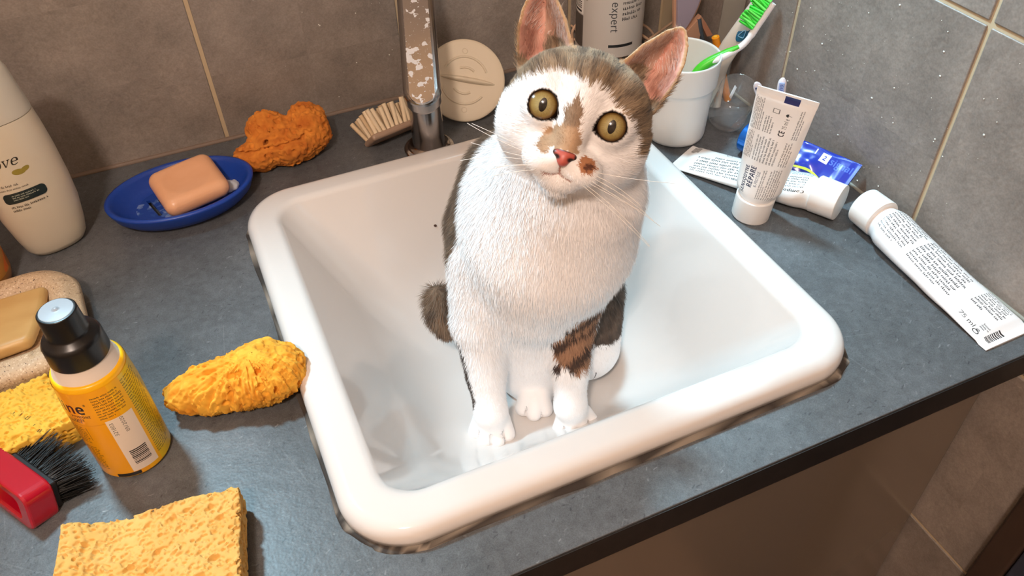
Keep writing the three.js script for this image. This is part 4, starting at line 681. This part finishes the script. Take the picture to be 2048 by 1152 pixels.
// ---------- the cat ----------
{
  const cat = thing('cat', 'white and tabby cat sitting in the washbasin looking up', 'cat', [0.2, BASIN_Y, -0.45]);
  const ORI = cat.position.clone();
  // head frame: x to the cat's left (right in the photograph), y to the crown, z out of the face; the head tilts sideways
  const H = atD(1158, 222, 0.568), hz = CAM.clone().sub(H).normalize(), camR = V(1, 0, 0).applyQuaternion(camera.quaternion);
  const hx0 = camR.clone().addScaledVector(hz, -camR.dot(hz)).normalize(), hx = hx0.clone().applyAxisAngle(hz, -0.3054), hy = hz.clone().cross(hx).normalize();
  const toLocal = (p) => { const d = p.clone().sub(H); return V(d.dot(hx), d.dot(hy), d.dot(hz)); };
  const toWorld = (x, y, z) => H.clone().addScaledVector(hx, x).addScaledVector(hy, y).addScaledVector(hz, z);
  const caps = (x, y, z, A, B, ra, rb) => { // tapered capsule
    const bx = B.x - A.x, by = B.y - A.y, bz = B.z - A.z, px = x - A.x, py = y - A.y, pz = z - A.z, t = clamp((px * bx + py * by + pz * bz) / (bx * bx + by * by + bz * bz || 1), 0, 1);
    return Math.hypot(px - bx * t, py - by * t, pz - bz * t) - lerp(ra, rb, t);
  };
  // ---- head, in head coordinates ----
  const EYE = [V(-0.0226, -0.0031, 0.0318), V(0.0226, -0.0031, 0.0318)], ER = 0.0131, EO = 0.0092;
  const earPoly = [[0.0125, 0.028], [0.0155, 0.0365], [0.0265, 0.0545], [0.0395, 0.0685], [0.0475, 0.0735], [0.052, 0.0715], [0.0562, 0.0625], [0.0578, 0.051], [0.0565, 0.0375], [0.0525, 0.024], [0.049, 0.013], [0.036, 0.012]];
  const poly2 = (x, y, P) => { let d = 1e9, s = 1; for (let i = 0, j = P.length - 1; i < P.length; j = i++) { const ex = P[j][0] - P[i][0], ey = P[j][1] - P[i][1], wx = x - P[i][0], wy = y - P[i][1], t = clamp((wx * ex + wy * ey) / (ex * ex + ey * ey), 0, 1), bx = wx - ex * t, by = wy - ey * t; d = Math.min(d, bx * bx + by * by); const c1 = y >= P[i][1], c2 = y < P[j][1], c3 = ex * wy > ey * wx; if ((c1 && c2 && c3) || (!c1 && !c2 && !c3)) s = -s; } return s * Math.sqrt(d); };
  const earCup = (ax, y, p2) => -0.004 - 0.2 * Math.max(0, y - 0.03) - 0.017 * sstep(0, 0.015, -p2) + 0.25 * Math.max(0, ax - 0.05);
  const zq = (zx, zy, c = 0.048) => { const w = ray(980 + zx / 2.743, zy / 2.743), d = H.clone().addScaledVector(hz, c).sub(CAM), t = d.dot(hz) / w.dot(hz), r = toLocal(CAM.clone().addScaledVector(w, t)); return [r.x, r.y]; };
  const mouth = [[[388, 905], [380, 952]], [[380, 952], [345, 956], [312, 952], [288, 944]], [[380, 952], [402, 972], [425, 986], [446, 994]]].map((L) => L.map(([a, b]) => zq(a, b)));
  const lineD = (x, y, L) => { let d = 1; for (const P of L) for (let i = 0; i < P.length - 1; i++) { const [ax, ay] = P[i], [bx, by] = P[i + 1], t = clamp(((x - ax) * (bx - ax) + (y - ay) * (by - ay)) / ((bx - ax) ** 2 + (by - ay) ** 2), 0, 1); d = Math.min(d, Math.hypot(x - lerp(ax, bx, t), y - lerp(ay, by, t))); } return d; };
  const A1 = V(0, 0.020, 0.034), A2 = V(0, -0.026, 0.0475), N1 = V(0, -0.006, -0.02);
  const eyeOpen = (sx, x, y) => { const ex = (x - sx * 0.0226), ey = y + 0.0031; const c = Math.hypot(ex, ey * 1.02) - EO, q = Math.hypot(ex + sx * 0.0088, ey + 0.0042) - 0.0016; return smin(c, q, 0.004); };
  function headSD(x, y, z) {
    const ax = Math.abs(x);
    let d = sdEll(x, y - 0.001, z + 0.004, 0.0485, 0.0395, 0.046);
    d = smin(d, Math.hypot(ax - 0.0275, y + 0.0185, z - 0.009) - 0.0225, 0.016);
    d = smin(d, Math.hypot(ax - 0.0215, y - 0.0125, z - 0.0245) - 0.0175, 0.012);
    d = smin(d, caps(x, y, z, A1, A2, 0.0135, 0.0088), 0.010);
    d = smin(d, sdEll(ax - 0.0105, y + 0.0345, z - 0.038, 0.0155, 0.0115, 0.0145), 0.008);
    d = smin(d, sdEll(x, y + 0.0455, z - 0.031, 0.014, 0.0085, 0.0135), 0.007);
    // lids round the eyes
    for (const s of [-1, 1]) {
      const e = EYE[s < 0 ? 0 : 1], dist = Math.hypot(x - e.x, y - e.y, z - e.z); if (dist > 0.03) continue;
      d = smin(d, dist - 0.0141, 0.005);
      if (z > e.z) d = Math.max(d, -eyeOpen(s, x, y)); 
    }
    if (z > 0.02) { const m = lineD(x, y, mouth); d += 0.0008 * Math.max(0, 1 - m / 0.0014); }
    // ears
    if (y > 0.005 && z < 0.02) { const p2 = poly2(ax, y, earPoly); if (p2 < 0.02) { const c0 = earCup(ax, y, p2), e = Math.max(p2, (Math.abs(z - c0) - 0.0016) * 0.75); d = smin(d, e, 0.004); } }
    return d;
  }
  // ---- body, in world coordinates ----
  const P = (x, y, d) => atD(x, y, d), F = (x, y, h) => onY(x, y, BASIN_Y + h);
  const trunk = [
    [toWorld(0, -0.012, -0.022), P(1135, 370, 0.625), 0.044, 0.0545], [P(1135, 370, 0.625), P(1098, 465, 0.668), 0.0545, 0.0665], [P(1098, 465, 0.668), P(1075, 555, 0.705), 0.0665, 0.054],
    [P(1075, 400, 0.69), P(1065, 560, 0.765), 0.064, 0.070], [P(1065, 560, 0.765), P(1075, 650, 0.79), 0.066, 0.052], [P(1055, 660, 0.775), P(1058, 730, 0.795), 0.042, 0.034],
    [P(1000, 345, 0.715), P(970, 450, 0.735), 0.030, 0.036],
  ];
  const limbs = [
    [P(985, 520, 0.70), P(962, 640, 0.722), 0.040, 0.0265], [P(962, 640, 0.722), P(972, 750, 0.742), 0.0245, 0.0175], [P(972, 750, 0.742), P(982, 826, 0.752), 0.0168, 0.0146], [P(982, 826, 0.752), F(984, 852, 0.0125), 0.0146, 0.0122],
    [P(1142, 555, 0.70), P(1147, 640, 0.720), 0.036, 0.0185], [P(1147, 640, 0.720), P(1140, 740, 0.738), 0.0185, 0.0160], [P(1140, 740, 0.738), P(1141, 812, 0.752), 0.0160, 0.0142], [P(1141, 812, 0.752), F(1150, 838, 0.0125), 0.0142, 0.0122],
    [P(1162, 590, 0.78), P(1170, 690, 0.795), 0.041, 0.034], [P(1075, 780, 0.80), F(1070, 806, 0.0115), 0.016, 0.0115], [P(945, 620, 0.79), P(892, 625, 0.785), 0.034, 0.020], [P(876, 598, 0.785), P(894, 655, 0.785), 0.0135, 0.0125],
  ];
  const toes = [[953, 862], [972, 878], [995, 880], [1014, 868], [1121, 857], [1140, 868], [1163, 862], [1184, 846], [1046, 816], [1068, 826], [1090, 818]].map(([x, y], i) => F(x, y, 0.0078));
  const toeBack = [[962, 838], [976, 846], [992, 848], [1004, 840], [1130, 832], [1142, 838], [1156, 834], [1168, 826], [1056, 796], [1070, 800], [1082, 796]].map(([x, y]) => F(x, y, 0.0165));
  const grooves = []; for (let i = 0; i < toes.length - 1; i++) if (i !== 3 && i !== 7) { const f = toes[i].clone().sub(toeBack[i]).add(toes[i + 1]).sub(toeBack[i + 1]).setY(0).normalize(), a = toeBack[i].clone().add(toeBack[i + 1]).multiplyScalar(0.5).add(V(0, 0.0078, 0)), b = toes[i].clone().add(toes[i + 1]).multiplyScalar(0.5).addScaledVector(f, 0.0015).add(V(0, 0.0072, 0)), e = b.clone().addScaledVector(f, 0.0055).add(V(0, -0.011, 0)); grooves.push([a.lerp(b, 0.35), b, e]); }
  function bodySD(x, y, z) {
    let d = 1; for (const [a, b, r, s] of trunk) d = smin(d, caps(x, y, z, a, b, r, s), 0.022);
    let l = 1; for (let i = 0; i < limbs.length; i++) { const [a, b, r, s] = limbs[i], q = caps(x, y, z, a, b, r, s); l = smin(l, q, 0.006); }
    d = smin(d, l, 0.012);
    if (y < -0.075) { let t = 1; for (let i = 0; i < toes.length; i++) t = smin(t, caps(x, y, z, toeBack[i], toes[i], 0.0080, 0.0077), 0.0005); d = smin(d, t, 0.0055); let gr = 1; for (const [a, b, e] of grooves) gr = Math.min(gr, caps(x, y, z, a, b, 0.0011, 0.0016), caps(x, y, z, b, e, 0.0016, 0.0016)); d = Math.max(d, -gr); }
    return Math.max(d, BASIN_Y + 0.0006 - y);
  }
  const W = V();
  const sdf = (x, y, z) => { W.set(x, y, z).sub(H); const r2 = W.lengthSq(); let d = bodySD(x, y, z); if (r2 < 0.0145) d = smin(d, headSD(W.dot(hx), W.dot(hy), W.dot(hz)), W.dot(hy) < 0 ? 0.022 : 0.006); return d; };
  // ---- coat ----
  const WHITE = S(252, 251, 252), TAB = S(134, 112, 92), TABD = S(52, 41, 36), TAN = S(188, 154, 122), GREY = S(150, 134, 116), PINK = S(226, 182, 166), PINKD = S(206, 142, 126), RIM = S(34, 26, 24), EDGE = S(206, 168, 128);
  const zp = (zx, zy) => { const w = ray(980 + zx / 2.743, zy / 2.743), d = H.clone().addScaledVector(hz, 0.035).sub(CAM), t = d.dot(hz) / w.dot(hz), q = toLocal(CAM.clone().addScaledVector(w, t)); return [q.x, q.y]; };
  const capPoly = [[-60, 520], [60, 505], [130, 455], [215, 420], [300, 408], [380, 400], [440, 415], [490, 440], [545, 470], [590, 470], [640, 520], [690, 590], [745, 628], [790, 690], [815, 760], [800, 850], [900, 880], [1200, 700], [1200, -400], [-60, -400]].map(([a, b]) => zp(a, b));
  const blaze = [[490, 532], [512, 590], [492, 690], [498, 770], [478, 835], [400, 812], [350, 805], [290, 832], [258, 790], [300, 722], [352, 690], [412, 682], [418, 610], [450, 560]].map(([a, b]) => zp(a, b));
  const blazeTop = [[490, 532], [512, 590], [500, 690], [440, 700], [412, 682], [418, 610], [450, 560]].map(([a, b]) => zp(a, b));
  const spot = [[484, 862], [520, 850], [575, 880], [580, 912], [545, 945], [500, 935], [482, 900]].map(([a, b]) => zp(a, b)), spotD = [[505, 905], [545, 890], [575, 900], [560, 920], [520, 922]].map(([a, b]) => zp(a, b));
  // patches of tabby on the body: centre, radius, stretch kind
  const patches = [
    [P(880, 410, 0.715), 0.055, 0], [P(940, 330, 0.73), 0.062, 0], [P(890, 500, 0.775), 0.042, 0], [P(870, 625, 0.775), 0.036, 0], [P(1060, 520, 0.86), 0.075, 0], [P(1060, 400, 0.79), 0.062, 0],
    [P(1225, 600, 0.755), 0.043, 1], [P(1192, 640, 0.75), 0.024, 1], [P(1152, 622, 0.703), 0.0235, 2], [P(1156, 690, 0.715), 0.0225, 2], [P(1160, 712, 0.72), 0.0165, 2], [P(1112, 737, 0.722), 0.0052, 3], [P(1015, 785, 0.815), 0.022, 1], [P(1225, 740, 0.815), 0.018, 1],
  ];
  const stripeA = P(908, 690, 0.728), stripeB = P(940, 800, 0.748);
  const tabbyAt = (p, out) => { const n = fbm(p.x * 130, p.y * 130, p.z * 130, 2), s = vn(p.x * 620, p.y * 260, p.z * 620); mix(out, TABD, TAB, clamp(0.1 + 1.1 * n + 0.5 * (s - 0.5), 0, 1)); };
  const q = V();
  function coat(p, c, fine = 0) {
    q.copy(p).sub(H); const x = q.dot(hx), y = q.dot(hy), z = q.dot(hz), near = Math.hypot(x, y, z), jag = 0.0034 * (vn(p.x * 420, p.y * 420, p.z * 420) - 0.5) + 0.002 * (fine - 0.5);
    const headPart = near < 0.1 && !(y < -0.04 && z < 0.012) && y > -0.052 - 0.3 * Math.max(0, -z);
    if (headPart) {
      const ax = Math.abs(x), p2 = y > 0.008 ? poly2(ax, y, earPoly) : 1;
      if (p2 < 0.0012 && y > 0.0425 - 0.5 * Math.max(0, 0.03 - ax) && z < 0.012 || (p2 < -0.001 && ax > 0.036 && y > 0.022 && z < 0.008)) {
        const c0 = earCup(ax, y, p2);
        if (p2 > -0.0022) return mix(c, EDGE, TAB, 0.25);
        if (z > c0 - 0.0002) { const n = fbm(x * 160, y * 160, z * 160, 3); mix(c, PINK, PINKD, clamp(n * 1.5 - 0.35, 0, 1)); if (ax < 0.036 + 0.25 * (y - 0.03)) c.lerp(GREY, 0.55); return c; }
        return c.copy(TAB);
      }
      for (const s of [-1, 1]) { const e = eyeOpen(s, x, y); if (z > 0.03 && e < 0.0011) return c.copy(RIM); }
      if (z > 0.015 && lineD(x, y, mouth) < 0.0006) return c.set(S(176, 134, 124));
      if (z > 0.02) {
        if (poly2(x, y, blaze) + jag < 0) { if (poly2(x, y, blazeTop) + jag < 0) { tabbyAt(p, c); return c.lerp(TAN, 0.35); } mix(c, TAN, TAB, clamp(1.4 * (fbm(p.x * 200, p.y * 200, p.z * 200, 2) - 0.3), 0, 1) * 0.6); return c; }
        if (poly2(x, y, spotD) + jag * 0.5 < 0) return c.copy(S(92, 52, 36)); if (poly2(x, y, spot) + jag * 0.6 < 0) return mix(c, S(176, 112, 72), TAN, 0.2);
      }
      if (poly2(x, y, capPoly) + jag < 0 && y > -0.04) {
        const ang = Math.atan2(x * 0.9, y + 0.03), st = 0.5 + 0.5 * Math.sin(ang * 30 + 6 * vn(x * 90, y * 90, 4)), n = vn(ang * 90, y * 160, 7);
        mix(c, S(62, 50, 44), S(172, 150, 124), clamp(0.15 + 0.42 * st + 0.55 * n + 0.5 * (fine - 0.5), 0, 1)); return c;
      }
      c.copy(WHITE); return c;
    }
    for (const [o, r, kind] of patches) {
      const d = p.distanceTo(o) - r + jag * 1.6; if (d > 0) continue;
      if (kind === 1) return mix(c, S(58, 49, 44), S(112, 94, 80), clamp(1.3 * fbm(p.x * 160, p.y * 160, p.z * 160, 2) - 0.25, 0, 1));
      if (kind === 2) { const st = Math.sin((p.y - 0.3 * p.x) * 300 + 4 * vn(p.x * 60, p.y * 60, 3)); return st > 0.1 ? mix(c, S(48, 34, 28), S(90, 64, 48), fine) : mix(c, S(176, 132, 100), S(146, 106, 80), fine); }
      if (kind === 3) return c.copy(S(66, 48, 42));
      tabbyAt(p, c); return c;
    }
    if (caps(p.x, p.y, p.z, stripeA, stripeB, 0.010, 0.0095) + jag < 0) return mix(c, S(50, 42, 38), S(86, 72, 64), fine);
    return c.copy(WHITE);
  }
  // ---- skin: coarse grid for the body, fine grids for head and paws, one surface ----
  const fineBoxes = [];
  const clipOut = (g, keep) => { const p = g.attributes.position, ix = g.index.array, o = [], c = V(); for (let i = 0; i < ix.length; i += 3) { c.set(0, 0, 0); for (let j = 0; j < 3; j++) c.add(V(p.getX(ix[i + j]), p.getY(ix[i + j]), p.getZ(ix[i + j]))); c.divideScalar(3); if (keep(c)) o.push(ix[i], ix[i + 1], ix[i + 2]); } g.setIndex(o); return g; };
  const corners = []; for (const a of [-0.064, 0.064]) for (const b of [-0.06, 0.081]) for (const c of [-0.045, 0.066]) corners.push(toWorld(a, b, c));
  const hb = new THREE.Box3().setFromPoints(corners), pb = new THREE.Box3(V(0.12, BASIN_Y - 0.004, -0.5), V(0.262, BASIN_Y + 0.042, -0.375));
  const inHead = (c, m) => { q.copy(c).sub(H); const x = q.dot(hx), y = q.dot(hy), z = q.dot(hz); return y > -0.052 + m && z > -0.03 + m && q.length() < 0.118; }, inPaw = (c, m) => c.y < BASIN_Y + 0.038 - m && pb.containsPoint(c);
  const headG = clipOut(nets(hb.min, hb.max, 0.00135, sdf), (c) => inHead(c, -0.002));
  const pawG = clipOut(nets(pb.min, pb.max, 0.0011, sdf), (c) => inPaw(c, -0.0015) && !inHead(c, 0));
  const bodyG = clipOut(nets(V(0.03, BASIN_Y - 0.004, -0.69), V(0.38, 0.3, -0.33), 0.0034, sdf), (c) => !inHead(c, 0.0015) && !inPaw(c, 0.0015));
  for (const g of [headG, pawG, bodyG]) paint(g, (x, y, z, c) => coat(V(x, y, z), c, 0.5));
  const all = mergeGeometries([headG, pawG, bodyG]); all.translate(-ORI.x, -ORI.y, -ORI.z);
  put(all, new THREE.MeshPhysicalMaterial({ vertexColors: true, roughness: 0.85, sheen: 0.25, sheenRoughness: 0.6, sheenColor: new THREE.Color(1, 0.95, 0.9) }), 'body', cat);
  // ---- fur ----
  reseed(77);
  const pos = all.attributes.position, nor = all.attributes.normal, ix = all.index.array, T = ix.length / 3, cum = new Float32Array(T), a = V(), b = V(), c3 = V(); let tot = 0;
  for (let i = 0; i < T; i++) { a.fromBufferAttribute(pos, ix[i * 3]); b.fromBufferAttribute(pos, ix[i * 3 + 1]).sub(a); c3.fromBufferAttribute(pos, ix[i * 3 + 2]).sub(a); let ar = b.cross(c3).length(); q.copy(a).add(ORI).sub(H); const hd = q.length() < 0.085 && q.dot(hz) > -0.02; ar *= hd ? 3.2 : 1; tot += ar; cum[i] = tot; }
  const N = 150000, blade = new THREE.BufferGeometry(); blade.setAttribute('position', new THREE.Float32BufferAttribute([-0.5, 0, 0, 0.5, 0, 0, -0.36, 0.55, 0.03, 0.36, 0.55, 0.03, 0, 1, 0.0], 3)); blade.setIndex([0, 1, 2, 1, 3, 2, 2, 3, 4]); blade.computeVertexNormals();
  const fur = new THREE.InstancedMesh(blade, new THREE.MeshStandardMaterial({ roughness: 0.8, side: THREE.DoubleSide }), N), M4 = new THREE.Matrix4(), col = new THREE.Color(), n = V(), dir = V(), Xv = V(), Zv = V(), pw = V(), loc = V();
  let k = 0; const TAILP = P(872, 625, 0.785);
  for (let i = 0; i < N * 1.6 && k < N; i++) {
    const r = rnd() * tot; let lo = 0, hi = T - 1; while (lo < hi) { const m = (lo + hi) >> 1; if (cum[m] < r) lo = m + 1; else hi = m; }
    let u = rnd(), v = rnd(); if (u + v > 1) { u = 1 - u; v = 1 - v; } const w = 1 - u - v, i0 = ix[lo * 3], i1 = ix[lo * 3 + 1], i2 = ix[lo * 3 + 2];
    a.fromBufferAttribute(pos, i0).multiplyScalar(w).addScaledVector(b.fromBufferAttribute(pos, i1), u).addScaledVector(c3.fromBufferAttribute(pos, i2), v);
    n.fromBufferAttribute(nor, i0).multiplyScalar(w).addScaledVector(b.fromBufferAttribute(nor, i1), u).addScaledVector(c3.fromBufferAttribute(nor, i2), v).normalize();
    pw.copy(a).add(ORI); loc.copy(pw).sub(H); const x = loc.dot(hx), y = loc.dot(hy), z = loc.dot(hz), hd = loc.length() < 0.09 && y > -0.052;
    if (pw.y < BASIN_Y + 0.003) continue;
    let len = rr(0.006, 0.0095), lift = 0.34, wid = 0.00042, ear = false;
    if (hd) {
      if (z > 0.025 && (eyeOpen(-1, x, y) < 0.0016 || eyeOpen(1, x, y) < 0.0016)) continue;
      if (z > 0.045 && Math.abs(x) < 0.0085 && y < -0.0235 && y > -0.0355) continue;
      const ax = Math.abs(x), p2 = y > 0.03 ? poly2(ax, y, earPoly) : 1; ear = p2 < 0.001 && y > 0.04 && z < 0.012;
      if (ear && (rnd() < 0.5 || p2 > -0.0035)) continue;
      dir.copy(hx).multiplyScalar(x * 1.0).addScaledVector(hy, (y + 0.024) * 1.0).addScaledVector(hz, -0.012);
      if (ear) dir.copy(hy).addScaledVector(hx, -Math.sign(x) * 0.5);
      const nose = Math.hypot(x, y + 0.03, z - 0.055); len = ear ? rr(0.003, 0.009) : lerp(0.0016, 0.0052, clamp(nose / 0.06, 0, 1)) * rr(0.8, 1.2); wid = 0.0003; lift = 0.26;
    } else {
      dir.set(rr(-0.12, 0.12), -1, rr(-0.12, 0.12) + 0.1); const pawd = clamp((pw.y - BASIN_Y - 0.012) / 0.085, 0.1, 1); len *= pawd; if (pw.distanceTo(TAILP) < 0.04) len *= 1.7; if (pw.y < BASIN_Y + 0.026 && rnd() < 0.9) continue; wid = lerp(0.0003, 0.00045, pawd);
    }
    dir.addScaledVector(n, -dir.dot(n)); if (dir.lengthSq() < 1e-8) dir.copy(hy); dir.normalize(); dir.addScaledVector(n, lift * rr(0.5, 1.4)).add(b.set(rr(-0.16, 0.16), rr(-0.16, 0.16), rr(-0.16, 0.16))).normalize();
    Xv.copy(dir).cross(n).normalize(); Zv.copy(Xv).cross(dir).normalize();
    M4.makeBasis(Xv.multiplyScalar(wid), dir.clone().multiplyScalar(len), Zv.multiplyScalar(len)); M4.setPosition(a.x - n.x * 0.0003, a.y - n.y * 0.0003, a.z - n.z * 0.0003);
    coat(pw, col, rnd()); if (ear && rnd() < 0.5) col.lerp(WHITE, 0.6); col.multiplyScalar(rr(0.9, 1.06)); fur.setMatrixAt(k, M4); fur.setColorAt(k, col); k++;
  }
  fur.count = k; fur.name = 'fur'; fur.userData.kind = 'stuff'; fur.userData.label = 'short white and tabby fur'; cat.add(fur);
  // ---- eyes ----
  const iris = canvasTex(512, 512, (g) => {
    reseed(9); const gr = g.createRadialGradient(256, 256, 20, 256, 256, 250); gr.addColorStop(0, '#8d865c'); gr.addColorStop(0.35, '#9f9466'); gr.addColorStop(0.75, '#8c7642'); gr.addColorStop(0.92, '#573b1c'); gr.addColorStop(1, '#1c120c'); g.fillStyle = gr; g.fillRect(0, 0, 512, 512);
    for (let i = 0; i < 260; i++) { const t = rr(0, 6.283), r0 = rr(40, 150), r1 = r0 + rr(20, 90); g.strokeStyle = rnd() < 0.5 ? 'rgba(206,186,110,0.28)' : 'rgba(80,60,24,0.25)'; g.lineWidth = rr(1, 3); g.beginPath(); g.moveTo(256 + Math.cos(t) * r0, 256 + Math.sin(t) * r0); g.lineTo(256 + Math.cos(t) * r1, 256 + Math.sin(t) * r1); g.stroke(); }
    g.fillStyle = '#050404'; g.beginPath(); g.ellipse(256, 256, 66, 118, 0, 0, 7); g.fill();
  });
  const irisM = phys(0xffffff, 0.18, { map: iris, clearcoat: 1, clearcoatRoughness: 0.01, ior: 1.4 });
  for (const s of [-1, 1]) {
    const e = EYE[s < 0 ? 0 : 1], g = new THREE.SphereGeometry(ER, 48, 32, 0, 2 * Math.PI, 0, 1.25); g.rotateX(Math.PI / 2);
    const uv = g.attributes.uv, p = g.attributes.position; for (let i = 0; i < p.count; i++) uv.setXY(i, 0.5 + p.getX(i) / (2 * 0.0096), 0.5 + p.getY(i) / (2 * 0.0096));
    const m = put(g, irisM, 'eye', cat, 'olive-amber eye with a dark slit pupil'); m.position.copy(toWorld(e.x, e.y, e.z)).sub(ORI); m.quaternion.setFromRotationMatrix(new THREE.Matrix4().makeBasis(hx, hy, hz)); 
  }
  // ---- nose leather ----
  const ng = nets(V(-0.013, -0.012, -0.009), V(0.013, 0.008, 0.009), 0.0006, (x, y, z) => { let d = sdEll(x, y - 0.0008, z + 0.0012, 0.0078, 0.0034, 0.0042); d = smin(d, sdEll(x, y + 0.0032, z - 0.0002, 0.0034, 0.0036, 0.0036), 0.004); d = Math.max(d, -(Math.hypot((Math.abs(x) - 0.0048) / 1.5, y + 0.0015, (z - 0.0028)) - 0.0011)); return d; });
  paint(ng, (x, y, z, c) => { const edge = Math.max(sstep(0.0052, 0.0072, Math.abs(x) + 0.3 * Math.max(0, -y)), sstep(0.0022, 0.0034, y)), nost = 1 - sstep(0.0010, 0.0022, Math.hypot((Math.abs(x) - 0.0048) / 1.5, y + 0.0015)); mix(c, S(186, 88, 76), S(44, 28, 26), Math.max(edge, nost)); });
  const nm = put(ng, new THREE.MeshPhysicalMaterial({ vertexColors: true, roughness: 0.4 }), 'nose', cat, 'pink nose edged with dark brown'); nm.position.copy(toWorld(0, -0.0285, 0.0545)).sub(ORI); nm.quaternion.setFromRotationMatrix(new THREE.Matrix4().makeBasis(hx, hy, hz));
  // ---- whiskers ----
  reseed(101); const wm = std(S(250, 246, 240), 0.4);
  const wl = (x0, y0, z0, dx, dy, dz, L, sag) => { const A = toWorld(x0, y0, z0), D = hx.clone().multiplyScalar(dx).addScaledVector(hy, dy).addScaledVector(hz, dz).normalize(), p = []; for (let i = 0; i <= 8; i++) { const t = i / 8; p.push(A.clone().addScaledVector(D, L * t).addScaledVector(hy, sag * t * t).addScaledVector(hz, -0.25 * L * t * t).sub(ORI)); } put(tube(p, 0.00017, 16, 4), wm, 'whisker', cat); };
  for (const s of [-1, 1]) { for (let i = 0; i < 7; i++) wl(s * rr(0.014, 0.02), -0.033 - i * 0.0016, 0.046, s, lerp(0.12, -0.38, i / 6) + rr(-0.05, 0.05), 0.15, rr(0.035, 0.06), rr(-0.012, 0.004)) }
}
scene.traverse((o) => { if (o.isMesh) { o.castShadow = true; o.receiveShadow = true; } });
renderer.render(scene, camera);
